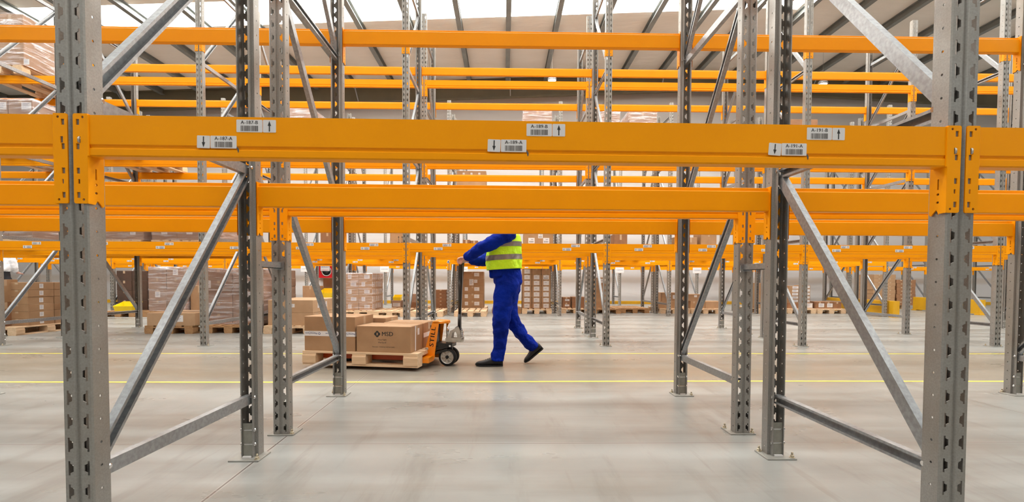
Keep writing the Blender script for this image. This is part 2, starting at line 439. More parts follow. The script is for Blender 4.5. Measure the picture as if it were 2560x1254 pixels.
# lamps
def lamp(x, y, z, label):
    t = thing('high_bay_lamp', label, 'lamp', (x, y, z), 0, 'round lamps hanging from the roof')
    mb = MB(); mb.lathe([(.03, .20), (.05, .19), (.06, .12), (.12, .10), (.145, .05), (.15, 0), (.14, -.002)], 'lamp_body'); mb.build('housing', t, True)
    mb = MB(); mb.lathe([(.0, -.004), (.125, -.004), (.125, -.012), (.0, -.018)], 'glow'); mb.build('diffuser', t)
    mb = MB(); mb.tube([(0, 0, .19), (0, 0, zceil(x)-z)], .004, 'wire', 6); mb.build('cable', t)
lamp(1.53, 15.92, 7.57, 'small round lit lamp hanging by a wire near the photo centre')
lamp(10.65, 15.9, 7.53, 'small round lit lamp hanging in the darker roof space at right')

# ---------------------------------------------------------------- pallet racking
S, D, PITCH, NP_ = 2.8, 1.053, .0745, 72
HU = NP_*PITCH+.03
def upright_mesh():
    mb = MB(); t = .0022
    tall, blk = .023, .012
    hole = [(.027, -tall), (.033, -tall), (.033, tall), (.027, tall), (.027, blk+.003), (.017, blk-.002), (.017, -blk+.002), (.027, -blk-.003)]
    for sgn in (1, -1):
        f = lambda u, v, o: (sgn*u, o, v)
        cell = [(.009, 0), (.042, 0), (.042, PITCH), (.009, PITCH)]
        h = [(u, v+PITCH/2) for u, v in hole]
        mb.sheet(cell, [h], f, t, 'steel', NP_, PITCH)
        mb.sheet([(.009, NP_*PITCH), (.042, NP_*PITCH), (.042, HU), (.009, HU)], [], f, t, 'steel')
        g = lambda u, v, o: (sgn*(.046-o), u, v)
        r = .0042; ring = [(.030+r*math.cos(a*PI/4), PITCH/2+r*math.sin(a*PI/4)) for a in range(8)]
        mb.sheet([(.004, 0), (.058, 0), (.058, PITCH), (.004, PITCH)], [ring], g, t, 'steel', NP_, PITCH)
        mb.sheet([(.004, NP_*PITCH), (.058, NP_*PITCH), (.058, HU), (.004, HU)], [], g, t, 'steel')
        e = lambda u, v, o: (sgn*(.042+.004*u-.7*o), .004*u+.7*o, v)
        mb.sheet([(0, 0), (1, 0), (1, HU), (0, HU)], [], e, t, 'steel')
        path = [(.046, .058), (.0305, .060), (.0295, .083), (.0265, .083)]
        for (xa, ya), (xb, yb) in zip(path, path[1:]):
            dx, dy = xb-xa, yb-ya; L = math.hypot(dx, dy); nx, ny = -dy/L, dx/L
            if nx > 0: nx, ny = -nx, -ny
            k = lambda u, v, o: (sgn*(xa+dx*u+nx*o), ya+dy*u+ny*o, v)
            mb.sheet([(0, 0), (1, 0), (1, HU), (0, HU)], [], k, t, 'steel')
        for (ua, ya_), (ub, yb_) in (((0, .007), (.004, .007)), ((.004, .007), (.009, 0))):
            q = lambda u, v, o: (sgn*(ua+(ub-ua)*u), ya_+(yb_-ya_)*u+o, v)
            mb.sheet([(0, 0), (1, 0), (1, HU), (0, HU)], [], q, t, 'steel')
    return mb.mesh('upright', fix=False)
ME_UP = upright_mesh()
mb = MB(); mb.bbox(-.078, .078, -.010, .125, 0, .008, 'plate', .002); ME_BP = mb.mesh('base_plate')
mb = MB()
for z0, r in ((.008, .0135), (.011, .0105)): mb.lathe([(r, z0), (r, z0+.003 if z0 < .01 else .020), (r*.8, z0+.004 if z0 < .01 else .022)], 'bolt', seg=6 if z0 > .01 else 14)
mb.lathe([(.0055, .02), (.0055, .034), (.004, .036)], 'bolt', seg=8); ME_BOLT = mb.mesh('anchor_bolt')
mb = MB(); mb.box(-.0265, .0265, .072, .075, .010, .185, 'insert'); mb.box(-.022, .022, .078, .092, .008, .015, 'white'); ME_INS = mb.mesh('foot_insert')
def channel_prof(wd, dp):      # C section: open towards +a
    t = .003; l = .011; return [(-dp/2, -wd/2), (dp/2, -wd/2), (dp/2, -wd/2+l), (dp/2-t, -wd/2+l), (dp/2-t, -wd/2+t), (-dp/2+t, -wd/2+t), (-dp/2+t, wd/2-t), (dp/2-t, wd/2-t), (dp/2-t, wd/2-l), (dp/2, wd/2-l), (dp/2, wd/2), (-dp/2, wd/2)]
ZN = [.31+1.192*i for i in range(5)]
def brace_mesh(p0, p1, flip):
    mb = MB(); pr = channel_prof(.048, .030)
    if flip: pr = [(-a, b2) for a, b2 in pr][::-1]
    mb.prism(pr, p0, p1, 'steel_light', upv=(0, -(p1[2]-p0[2]), (p1[1]-p0[1])))
    return mb
ME_H = brace_mesh((0, .060, 0), (0, D-.060, 0), True).mesh('horizontal_brace')
mb = brace_mesh((0, .066, .042), (0, D-.066, 1.192-.02), False); ME_D = mb.mesh('diagonal_brace')
mb = MB()
T = Matrix.Rotation(PI/2, 4, 'Y')
mb.lathe([(.009, -.036), (.009, -.030), (.0045, -.030), (.0045, .030), (.0095, .030), (.0095, .037), (.006, .040)], 'chrome', seg=8, T=T)
ME_JB = mb.mesh('brace_bolt')
def make_frame(label, loc, rz, bolts=True, group=None):
    t = thing('upright_frame', label, 'rack frame', loc, rz, group)
    for yy_, rr in ((0, 0), (D, PI)):
        p = obj('upright', ME_UP, t, (0, yy_, .008), rr)
        bp = obj('base_plate', ME_BP, t, (0, yy_, 0), rr)
        if bolts:
            s_ = 1 if rr == 0 else -1
            for (x, y) in ((-.062, .106), (.062, .008)): obj('anchor_bolt', ME_BOLT, bp, (x, y, 0))
            obj('foot_insert', ME_INS, p, (0, 0, -.008))
    for i, z in enumerate(ZN):
        obj('horizontal_brace', ME_H, t, (0, 0, z))
        if bolts and i < 3:
            for yb in (.072, D-.072): obj('brace_bolt', ME_JB, t, (0, yb, z+.012))
        if i < 4: obj('diagonal_brace', ME_D, t, (0, 0, z))
    if bolts:
        for zz in (.075, .15):
            for yb in (.072, D-.072): obj('brace_bolt', ME_JB, t, (0, yb, zz))
    return t

# beams: local x along the beam (0 = bay centre), y=0 outer face, z=0 top of beam
HB = .126; LB = S/2-.0500
beam_prof = [(0, 0), (0, -.089), (.005, -.095), (.005, -.099), (0, -.103), (0, -.122), (.003, -HB), (.043, -HB), (.046, -.123), (.046, -.024), (.043, -.020), (.028, -.020), (.028, -.002), (.026, 0)]
def beam_mesh(m='orange'):
    mb = MB(); n = len(beam_prof)
    vs_ = [(-LB, y, z) for y, z in beam_prof]+[(LB, y, z) for y, z in beam_prof]
    mb.add(vs_, [(i, (i+1) % n, n+(i+1) % n, n+i) for i in range(n)]+[tuple(range(n)), tuple(range(n, 2*n))], m)
    return mb.mesh('beam_profile')
ME_BEAM = beam_mesh()
HC = .2757
def connector_mesh():        # right-hand side of the bay; post centre line at x = S/2
    mb = MB(); t = .004; x0, x1 = S/2-.0515, S/2-.0085
    holes = []
    def rect(cx, cz, a, b2): holes.append([(cx-a, cz-b2), (cx+a, cz-b2), (cx+a, cz+b2), (cx-a, cz+b2)])
    def circ(cx, cz, r): holes.append([(cx+r*math.cos(q*PI/4), cz+r*math.sin(q*PI/4)) for q in range(8)])
    xs_ = x1-.014
    for d in (.022, .0965, .171, .2455): rect(xs_, .003-d-.004, .0052, .009)
    rect(xs_-.004, .003-.080, .0045, .010); rect(xs_-.002, .003-.208, .003, .007)
    circ(x0+.014, .003-.011, .0042); circ(x0+.014, .003-HC+.012, .0042)
    mb.sheet([(x0, .003-HC), (x1-.004, .003-HC), (x1, .003-HC+.004), (x1, -.001), (x1-.004, .003), (x0, .003)], holes, lambda u, v, o: (u, -.0042+o, v), t-.0004, 'orange')
    h2 = []
    def r2(cy, cz, a, b2): h2.append([(cy-a, cz-b2), (cy+a, cz-b2), (cy+a, cz+b2), (cy-a, cz+b2)])
    r2(.026, -.178, .0028, .017)
    for cz in (-.210, -.236): h2.append([(.026+.005*math.cos(q*PI/4), cz+.004*math.sin(q*PI/4)) for q in range(8)])
    mb.sheet([(-.004, .003-HC), (.022, .003-HC), (.030, .003-HC+.013), (.040, .003-HC+.004), (.050, .003-HC-.006), (.056, .003-HC), (.056, .003), (-.004, .003)], h2, lambda u, v, o: (x0+o, u, v), .004, 'orange')
    # rounded weld at the beam end
    mb.tube([(x0, -.001, -.002), (x0, -.001, -HB)], .0035, 'orange', 6)
    return mb
cm = connector_mesh(); ME_CR = cm.mesh('end_connector')
for i, p in enumerate(cm.v): cm.v[i] = Vector((-p.x, p.y, p.z))
ME_CL = cm.mesh('end_connector')
mb = MB(); mb.tube([(0, -.002, .009), (0, -.006, .005), (0, -.006, -.005), (0, -.002, -.009)], .0028, 'alu', 8); ME_PIN = mb.mesh('locking_pin', True)

rl = random.Random(3)
BARS = []; x_ = 0
while x_ < .0535:
    wd = rl.choice([.0007, .0012, .0016, .0022]); BARS.append((x_, x_+wd)); x_ += wd+rl.choice([.0005, .0008, .0012])
def rrect(x0, x1, z0, z1, r, y):
    out = []
    for cx, cz, a0 in ((x1-r, z1-r, 0), (x0+r, z1-r, 90), (x0+r, z0+r, 180), (x1-r, z0+r, 270)):
        for q in range(4): a = math.radians(a0+q*30); out.append((cx+r*math.cos(a), y, cz+r*math.sin(a)))
    return out
def add_sticker(mb, x0, x1, z0, z1, y, rot=0):
    pts = rrect(-(x1-x0)/2, (x1-x0)/2, -(z1-z0)/2, (z1-z0)/2, .0025, 0)
    cx, cz = (x0+x1)/2, (z0+z1)/2; c, s_ = math.cos(rot), math.sin(rot)
    fr = [(cx+p[0]*c-p[2]*s_, y, cz+p[0]*s_+p[2]*c) for p in pts]
    bk = [(p[0], -.0001, p[2]) for p in fr]; n = len(fr)
    mb.add(fr+bk, [tuple(range(n)), tuple(range(n, 2*n))]+[(i, (i+1) % n, n+(i+1) % n, n+i) for i in range(n)], 'white')
    return cx, cz
def location_mesh(code, up_, fine):
    mb = MB(); w_, h_ = .0800, .0385
    add_sticker(mb, -w_/2, w_/2, -h_/2, h_/2, -.0008)
    y = -.0010
    if fine: put_text(mb, code, .0150, .0, .0105, y, 'dark', bold=.00025, spacing=1.05)
    else:
        for k, (a, b2) in enumerate(((-.026, -.018), (-.013, -.010), (-.007, 0), (.003, .010), (.019, .027))): mb.add([(a, y, .006), (b2, y, .006), (b2, y, .015), (a, y, .015)], [(0, 1, 2, 3)], 'blur')
    for a, b2 in BARS if fine else [(i*.0066, i*.0066+.0045) for i in range(8)]:
        mb.add([(a-.027, y, -.0160), (b2-.027, y, -.0160), (b2-.027, y, .0010), (a-.027, y, .0010)], [(0, 1, 2, 3)], 'bar' if fine else 'blur')
    return mb.mesh('location_label')
def arrow_mesh(up_, rot):
    mb = MB(); add_sticker(mb, -.0200, .0200, -.0192, .0192, -.0008, rot)
    y = -.0010; k = 1 if up_ else -1
    pts = [(-.0018, -.0165*k), (.0018, -.0165*k), (.0018, .001*k), (.0052, .001*k), (0, .0165*k), (-.0052, .001*k), (-.0018, .001*k)]
    c, s_ = math.cos(rot), math.sin(rot)
    mb.add([(p[0]*c-p[1]*s_, y, p[0]*s_+p[1]*c) for p in pts], [(0, 1, 5, 6), (2, 3, 4), (6, 2, 4), (5, 6, 4), (0, 1, 2, 6)][1:4]+[(0, 1, 2, 6)], 'dark')
    return mb.mesh('arrow_label')
mb = MB(); mb.add([(-.004, 0, .007), (.000, 0, .009), (.0045, 0, .001), (.0035, 0, -.008), (.001, 0, -.009), (-.001, 0, -.001)], [tuple(range(6))], 'bar'); ME_MARK = mb.mesh('paint_mark')
ME_LG = location_mesh('', 1, False); ME_AU = arrow_mesh(True, 0); ME_AD = arrow_mesh(False, 0)
def make_beam(label, loc, rear, codes=None, labels=False, tilt=0, pins=False, group=None):
    t = thing('rack_crossbar', label, 'rack beam', loc, PI if rear else 0, group)
    if tilt: t.rotation_euler.y = tilt
    p = obj('beam_profile', ME_BEAM, t); obj('end_connector', ME_CL, t); obj('end_connector', ME_CR, t)
    if pins:
        for sx_ in (-1,) if not codes else (-1, 1): obj('locking_pin', ME_PIN, t, (sx_*(S/2-.0265), 0, -.077))
    if labels:
        for i, xc in enumerate((-.895, .006, .896)):
            cd = codes[i] if codes else None
            rot = ((-.02, -.03, -.065)[i]) if codes else 0
            m1 = location_mesh(cd+'-B', True, True) if cd else ME_LG
            m2 = location_mesh(cd+'-A', True, True) if cd else ME_LG
            obj('location_label', m1, t, (xc+.040, 0, -.0275)); obj('arrow_label', arrow_mesh(True, 0) if cd else ME_AU, t, (xc+.1015, 0, -.0275))
            if cd: obj('paint_mark', ME_MARK, t, (xc+.003, -.0006, -.101))
            obj('location_label', m2, t, (xc-.040, 0, -.078)); obj('arrow_label', arrow_mesh(False, rot) if cd else ME_AD, t, (xc-.1015, 0, -.078))
    return t

ZT = 1.4395; LV = {1: 1.4395, 2: 2.937, 3: 4.298}
ORD = ['first', 'second', 'third', 'fourth', 'fifth', 'sixth', 'seventh', 'eighth', 'ninth', 'tenth', 'eleventh', 'twelfth', 'thirteenth']
LVN = {1: 'lowest', 2: 'middle', 3: 'top'}
ROWS = [  # key, description, y, x offset, first post k, last post k, mirrored, front levels, rear levels, labels, bolts
    ('A', 'nearest rack row', 1.496, 0, -1, 2, False, (1, 2), (1, 2), True, True),
    ('B', 'second rack row', 2.838, 0, -1, 2, True, (1, 2), (1, 2), False, True),
    ('C', 'third rack row', 6.592, -.019, -2, 4, False, (1, 2, 3), (1, 2, 3), True, True),
    ('D', 'fourth rack row', 8.102, -.019, -3, 4, True, (1, 2, 3), (1, 2, 3), False, True),
    ('E', 'fifth rack row', 11.966, -.041, -4, 4, False, (1, 2, 3), (1, 2, 3), True, False),
    ('F', 'sixth rack row', 13.27, -.041, -4, 4, True, (1, 2), (1, 2), False, False),
    ('G', 'farthest rack row', 16.92, -.083, -5, 7, False, (1, 2), (1, 2), True, False)]
def post_x(xo, k): return xo+(k-.5)*S
for key, desc, y, xo, ka, kb, mir, fl, rl_, lab, bolts in ROWS:
    for n_, k in enumerate(range(ka, kb+1)):
        x = post_x(xo, k)
        if key in 'AB' and k in (0, 1): where = 'left of the photo centre' if k == 0 else 'right of the photo centre'
        elif key in 'AB': where = 'at the far left photo edge' if k < 0 else 'at the far right photo edge'
        else: where = ORD[n_]+' frame from the left'
        make_frame('galvanised upright frame, %s, %s' % (where, desc), (x, y, 0) if not mir else (x, y+D, 0), 0 if not mir else PI, bolts, 'upright frames')
        if k == kb: continue
        xc = x+S/2; bay = ORD[n_]+' bay from the left'
        for lv in fl:
            if key == 'G' and k == -2 and lv == 1: continue
            codes = ['A-187', 'A-189', 'A-191'] if (key == 'A' and k == 0 and lv == 1) else None
            lb = 'orange beam, %s level, front of %s, %s' % (LVN[lv], desc, bay)
            if codes: lb = 'big orange beam with labels A-187 to A-191 across the photo front'
            tl = (.0043 if lv == 1 else 0) if key == 'A' else 0
            make_beam(lb, (xc, y, LV[lv]-(tl*xc if key == 'A' else 0)), False, codes, lab and lv == 1, tl, key in 'AB', 'orange beams')
        for lv in rl_:
            if key == 'G' and k == -2 and lv == 1: continue
            tl = .0025 if key == 'A' and lv == 1 else 0
            make_beam('orange beam, %s level, back of %s, %s' % (LVN[lv], desc, bay), (xc, y+D, LV[lv]-tl*xc), True, None, False, -tl, False, 'orange beams')
for k, sd in ((0, 'left'), (1, 'right')):
    x = post_x(0, k); mb = MB()
    for yy_ in (2.549, 2.838): mb.box(x-.030, x+.030, yy_-.003 if yy_ > 2.6 else yy_, yy_ if yy_ > 2.6 else yy_+.003, .995, 1.045, 'steel_light')
    mb.box(x-.015, x+.015, 2.551, 2.836, 1.002, 1.005, 'steel_light'); mb.box(x+.012, x+.015, 2.551, 2.836, 1.002, 1.038, 'steel_light'); mb.box(x-.015, x-.012, 2.551, 2.836, 1.002, 1.038, 'steel_light')
    tag(mb.build('row_spacer'), 'short grey spacer bar joining two back to back rack posts, %s of centre' % sd, 'rack spacer', 'row spacers')

# CUSTOMS signs on the farthest row
for k, wh in ((-2, 'leftmost'), (-1, 'second from the left'), (0, 'third from the left'), (2, 'fourth, right of the worker'), (3, 'rightmost')):
    x = post_x(-.083, k)-.02; t = thing('customs_sign', 'small white CUSTOMS sign on the far rack posts, '+wh, 'sign', (x, 16.905, 1.175), 0, 'customs signs')
    mb = MB(); mb.bbox(-.155, .155, -.004, .004, 0, .205, 'white', .002); mb.build('sign_board', t)
    mb = MB(); put_text(mb, 'CUSTOMS', .052, 0, .105, -.0055, 'blur', bold=.0004); mb.build('lettering', t)
# yellow end-of-row guards
def guard(x0, x1, y0, y1, h, label):
    t = thing('rack_end_guard', label, 'guard', (x0, y0, 0), 0, 'yellow rack end guards')
    a, b2 = x1-x0, y1-y0
    mb = MB(); mb.bbox(0, .10, 0, b2, .03, h, 'guard', .006); mb.build('side_panel', t)
    mb = MB(); mb.bbox(0, .16, -.012, 0, 0, h, 'guard', .002); mb.bbox(0, .16, b2, b2+.012, 0, h, 'guard', .002); mb.build('end_panel', t)
    mb = MB(); mb.bbox(-.02, .2, -.05, .12, 0, .03, 'guard', .004); mb.bbox(-.02, .2, b2-.12, b2+.05, 0, .03, 'guard', .004); mb.build('foot', t)
guard(9.86, 10.0, 11.85, 14.45, .42, 'yellow steel guard at the right end of the middle rack rows')
guard(13.02, 13.2, 12.75, 14.85, .42, 'longer yellow steel guard farther right beside the carton pile')

# ---------------------------------------------------------------- pallets
def pal_mesh(name, L, W, H, m):
    mb = MB(); mb.bbox(-L/2, L/2, -W/2, W/2, 0, H, m, .002); return mb.mesh(name)
PAL = {}
for wm in ('wood', 'wood_dark'):
    PAL[wm] = dict(w=pal_mesh('deck_board', 1.2, .145, .020, wm), n=pal_mesh('deck_board', 1.2, .100, .020, wm), s=pal_mesh('stringer_board', .145, .8, .020, wm),
                   b1=pal_mesh('block', .145, .145, .078, wm), b2=pal_mesh('block', .145, .100, .078, wm), sk=pal_mesh('bottom_board', 1.2, .130, .020, wm))
def pallet(x, y, z, rz, label, wm='wood'):
    """x, y = centre; long side along local x"""
    t = thing('wooden_pallet', label, 'pallet', (x, y, z), rz, 'wooden pallets'); P = PAL[wm]
    for yy_, k in ((-.3275, 'w'), (-.165, 'n'), (0, 'w'), (.165, 'n'), (.3275, 'w')): obj('deck_board', P[k], t, (0, yy_, .118))
    for xx in (-.5275, 0, .5275): obj('stringer_board', P['s'], t, (xx, 0, .098))
    for xx in (-.5275, 0, .5275):
        for yy_ in (-.335, 0, .335): obj('block', P['b1'], t, (xx, yy_, .020))
    for yy_ in (-.335, 0, .335): obj('bottom_board', P['sk'], t, (0, yy_, 0))
    return t
PZ = .138

# ---------------------------------------------------------------- cartons
_cm = {}
def carton_mesh(w_, d_, h_, m, tape='tape'):
    key = (round(w_, 3), round(d_, 3), round(h_, 3), m, tape)
    if key in _cm: return _cm[key]
    mb = MB(); mb.bbox(-w_/2, w_/2, -d_/2, d_/2, 0, h_, m, min(.005, h_*.05))
    me = mb.mesh('cardboard_box')
    tp = MB(); q = .0006; t = .024
    if w_ >= d_:
        tp.box(-w_/2+.004, w_/2-.004, -t, t, h_, h_+q, tape)
        for s_ in (-1, 1): tp.box(s_*(w_/2)-(0 if s_ > 0 else q), s_*(w_/2)+(q if s_ > 0 else 0), -t, t, h_*.72, h_-.004, tape)
    else:
        tp.box(-t, t, -d_/2+.004, d_/2-.004, h_, h_+q, tape)
        for s_ in (-1, 1): tp.box(-t, t, s_*(d_/2)-(0 if s_ > 0 else q), s_*(d_/2)+(q if s_ > 0 else 0), h_*.72, h_-.004, tape)
    _cm[key] = (me, tp.mesh('tape')); return _cm[key]
_lm = {}
def ship_label_mesh(w_, h_, var=0):
    key = (round(w_, 3), round(h_, 3), var)
    if key in _lm: return _lm[key]
    mb = MB(); mb.box(-w_/2, w_/2, -.0012, 0, -h_/2, h_/2, 'white'); y = -.0016
    if var == 0:
        mb.add([(-w_*.3, y, h_*.04), (w_*.12, y, h_*.04), (w_*.12, y, h_*.12), (-w_*.3, y, h_*.12)], [(0, 1, 2, 3)], 'blur')
    elif var == 1:
        for i in range(4): z = h_*(.3-.18*i); mb.add([(-w_*.38, y, z), (w_*(.3-.12*(i % 2)), y, z), (w_*(.3-.12*(i % 2)), y, z+h_*.06), (-w_*.38, y, z+h_*.06)], [(0, 1, 2, 3)], 'blur')
    elif var == 2:
        for i in range(9): x = w_*(-.36+.08*i); mb.add([(x, y, -h_*.35), (x+w_*.04, y, -h_*.35), (x+w_*.04, y, -h_*.05), (x, y, -h_*.05)], [(0, 1, 2, 3)], 'bar')
        mb.add([(-w_*.1, y, h_*.15), (w_*.3, y, h_*.15), (w_*.3, y, h_*.25), (-w_*.1, y, h_*.25)], [(0, 1, 2, 3)], 'blur')
    _lm[key] = mb.mesh('shipping_label'); return _lm[key]
def carton(x, y, z, w_, d_, h_, label, m='cardboard', rz=0, lab=None, tape='tape', group=None, side=None):
    """x, y centre of base.  lab = (dx, dz, width, height, var) on the front face"""
    me, tp = carton_mesh(w_, d_, h_, m, tape)
    t = thing('carton', label, 'box', (x, y, z), rz, group)
    obj('cardboard_box', me, t); obj('tape', tp, t)
    if lab:
        for q_, l in enumerate(lab if isinstance(lab, list) else [lab]): obj('shipping_label', ship_label_mesh(l[2], l[3], l[4]), t, (l[0], -d_/2-.0003-.003*q_, l[1]))
    if side:
        for l in (side if isinstance(side, list) else [side]):
            o = obj('shipping_label', ship_label_mesh(l[2], l[3], l[4]), t, (w_/2+.0003, l[0], l[1]), PI/2)
    return t
rs = random.Random(11)
def stack(x0, x1, y0, y1, z0, z1, cols, layers, deep, desc, m='cardboard', lab=None, jit=.004, side=None, group=None, skip=(), mats=None):
    g = group or ('cartons in the '+desc)
    cw, ch, cd = (x1-x0)/cols, (z1-z0)/layers, (y1-y0)/deep
    cn = {1: [''], 2: ['left', 'right'], 3: ['left', 'middle', 'right']}.get(cols, [ORD[i]+' column' for i in range(cols)])
    dn = {1: [''], 2: ['front', 'back']}.get(deep, [ORD[i]+' deep' for i in range(deep)])
    for k in range(layers):
        ln = ORD[k]+' layer up'
        for i in range(cols):
            for j in range(deep):
                if (i, k) in skip or (i, j, k) in skip: continue
                lb = ' '.join(('carton, %s %s %s, %s' % (ln, cn[i], dn[j], desc)).split()).replace(' ,', ',')
                l = lab if (lab and j == 0) else None
                if callable(l): l = l(i, k)
                sd = side if (side and i == cols-1) else None
                mm = mats(i, k) if mats else m
                carton(x0+cw*(i+.5)+rs.uniform(-jit, jit), y0+cd*(j+.5), z0+ch*k, cw-.006, cd-.006, ch-.0015, lb, mm, 0, l, group=g, side=sd)
def film(x0, x1, y0, y1, z0, z1, label, g=.012, nz=14):
    z0 = max(z0, z0+.002)
    mb = MB(); x0 -= g; x1 += g; y0 -= g; y1 += g; rr = random.Random(int(x0*100)); r = .03; pts = []
    for cx, cy, a0 in ((x1-r, y0+r, -90), (x1-r, y1-r, 0), (x0+r, y1-r, 90), (x0+r, y0+r, 180)):
        for q in range(4): a = math.radians(a0+q*30); pts.append((cx+r*math.cos(a), cy+r*math.sin(a)))
    dense = []
    for a, b2 in zip(pts, pts[1:]+pts[:1]):
        L = math.hypot(b2[0]-a[0], b2[1]-a[1]); n = max(1, int(L/.09))
        for i in range(n): dense.append((a[0]+(b2[0]-a[0])*i/n, a[1]+(b2[1]-a[1])*i/n))
    n = len(dense); cx, cy = (x0+x1)/2, (y0+y1)/2; vs_ = []
    for k in range(nz+1):
        z = z0+(z1+.012-z0)*k/nz
        for (px_, py_) in dense:
            j = rr.uniform(-.003, .006); dx, dy = px_-cx, py_-cy; L = math.hypot(dx, dy)
            vs_.append((px_+dx/L*j, py_+dy/L*j, z+(rr.uniform(-.006, .006) if 0 < k < nz else 0)))
    fs = [(k*n+i, k*n+(i+1) % n, (k+1)*n+(i+1) % n, (k+1)*n+i) for k in range(nz) for i in range(n)]
    mb.add(vs_, fs+[tuple(range(nz*n, nz*n+n))], 'film')
    o = mb.build('stretch_wrap', smooth=True); tag(o, label, 'stretch wrap', 'stretch wrap around loads'); return o
def bin_(x, y, z, w_, d_, h_, label, rz=0):
    mb = MB(); t = .006; f = .86
    def lv(k, ins): return [(-w_/2*k+ins, -d_/2*k+ins), (w_/2*k-ins, -d_/2*k+ins), (w_/2*k-ins, d_/2*k-ins), (-w_/2*k+ins, d_/2*k-ins)]
    o0, o1, i1, i0 = lv(f, 0), lv(1, 0), lv(1, t), lv(f, t)
    hz = [h_*.55, h_*.55, h_, h_]     # low open front
    vs_ = [(a, b2, 0) for a, b2 in o0]+[(a, b2, hz[i]) for i, (a, b2) in enumerate(o1)]+[(a, b2, hz[i]) for i, (a, b2) in enumerate(i1)]+[(a, b2, t) for a, b2 in i0]
    fs = [(0, 3, 2, 1)]+[(a+i, a+(i+1) % 4, a+4+(i+1) % 4, a+4+i) for a in (0, 4, 8) for i in range(4)]+[(12, 13, 14, 15)]
    mb.add(vs_, fs, 'bin')
    t_ = thing('storage_bin', label, 'storage bin', (x, y, z), rz, 'yellow storage bins'); mb.build('bin_body', t_)
    mb = MB(); mb.box(-w_/2-.006, w_/2+.006, d_/2-.004, d_/2+.008, h_-.02, h_+.004, 'bin'); mb.build('rim', t_)
    return t_

# --- floor level, fourth rack row (front edge near y = 8)
pallet(-8.34, 8.35, 0, PI/2, 'wooden pallet on the floor at the far left edge under brown cartons')
stack(-8.73, -7.96, 7.98, 8.90, PZ, .86, 2, 6, 2, 'stack at the far left photo edge', 'cardboard', side=[(0, .06, .07, .075, 1)], skip=((0, 0, 0), (0, 0, 1), (0, 0, 2), (0, 0, 3), (0, 0, 4), (0, 0, 5)))
carton(-8.50, 7.90, PZ, .52, .40, .40, 'large plain carton standing in front at the far left edge', 'cardboard_dark')
carton(-8.50, 7.90, PZ+.40, .52, .40, .37, 'large plain carton on top of another at the far left edge', 'cardboard')
stack(-8.30, -8.0, 9.02, 9.34, 0, 1.12, 1, 5, 1, 'narrow labelled pile behind the far left stack', 'cardboard', side=[(0, .08, .1, .16, 1)])
pallet(-5.72, 8.66, 0, PI/2, 'worn wooden pallet under a single wide low carton, left part', 'wood_dark')
carton(-5.68, 8.45, PZ, .80, .78, .215, 'single wide low carton with one white label on its own pallet', 'cardboard_light', lab=(.12, .12, .17, .11, 1))
pallet(-4.78, 8.75, 0, PI/2, 'wooden pallet under the tall wrapped stack left of the second posts', 'wood_dark')
LB2 = lambda i, k: {(0, 1): (-.18, .10, .17, .12, 1), (0, 3): (-.2, .12, .13, .13, 1), (1, 0): (.10, .12, .2, .1, 1), (1, 2): (.0, .12, .22, .13, 1), (1, 4): (.02, .12, .22, .14, 1)}.get((i, k))
stack(-5.26, -4.30, 8.30, 9.30, PZ, 1.10, 2, 5, 1, 'tall wrapped stack left of the second posts', 'cardboard_grey', lab=LB2)
film(-5.26, -4.30, 8.30, 9.30, .141, 1.10, 'clear film around the tall stack left of the second posts', nz=12)
pallet(-3.73, 8.66, 0, PI/2, 'wooden pallet under the two layers of cartons behind the loaded truck')
stack(-4.10, -3.33, 8.14, 9.25, PZ, .575, 1, 2, 3, 'two-layer load behind the loaded pallet truck', 'cardboard_light', lab=lambda i, k: (.02, .12, .1, .06, 1) if k == 1 else None, side=[(.05, .12, .06, .1, 1)])

# --- floor level, fifth row
def epal(x, y, wh, wm='wood', z=0): return pallet(x, y+.6, z, PI/2, wh, wm)
epal(-9.34, 11.50, 'old wooden pallet with a yellow bin at left behind the fourth row', 'wood_dark')
epal(-8.36, 11.50, 'wooden pallet under the grey wrapped stack behind the single low carton', 'wood_dark')
bin_(-9.22, 11.66, PZ, .46, .32, .22, 'yellow plastic bin on a pallet near the left side')
stack(-9.75, -9.0, 12.0, 12.6, PZ, 1.12, 2, 4, 1, 'dark stack behind the left yellow bin', 'shaded_carton')
stack(-8.64, -7.78, 11.56, 12.56, PZ, 1.205, 2, 4, 1, 'grey wrapped stack behind the single low carton', 'cardboard_grey', lab=lambda i, k: (.0, .14, .12, .14, 1) if (i + k) % 3 == 1 else None)
film(-8.64, -7.78, 11.56, 12.56, .141, 1.205, 'clear film around the grey stack behind the single low carton', nz=12)
carton(-7.52, 11.95, PZ, .42, .5, .62, 'upright carton with a pale label right of the grey wrapped stack', 'cardboard', lab=(.12, .36, .14, .16, 1))
epal(-7.54, 11.62, 'wooden pallet under the upright carton beside the grey wrapped stack', 'wood_dark')
epal(-6.0, 11.52, 'wooden pallet under the labelled stack seen between the second posts', 'wood_dark')
stack(-6.4, -5.56, 11.60, 12.6, PZ, 1.15, 2, 5, 1, 'labelled stack seen between the second posts', 'cardboard_grey', lab=(-.12, .10, .07, .13, 1))
epal(-4.78, 11.58, 'wooden pallet under mixed cartons and a yellow bin by the third post')
stack(-5.12, -4.42, 11.85, 12.7, PZ, .455, 2, 1, 1, 'mixed load with the yellow bin', 'cardboard_grey')
carton(-4.90, 12.10, .455, .38, .40, .30, 'tall plain carton left of the yellow bin on the mixed load', 'cardboard')
bin_(-4.52, 12.05, .455, .34, .40, .235, 'yellow plastic bin on cartons below the red hydrant cabinet')
carton(-4.55, 12.60, .455, .45, .35, .50, 'dark carton standing behind the yellow bin under the hydrant cabinet', 'cardboard_dark')
epal(-3.74, 11.86, 'wooden pallet under the shiny wrapped stack of labelled cartons')
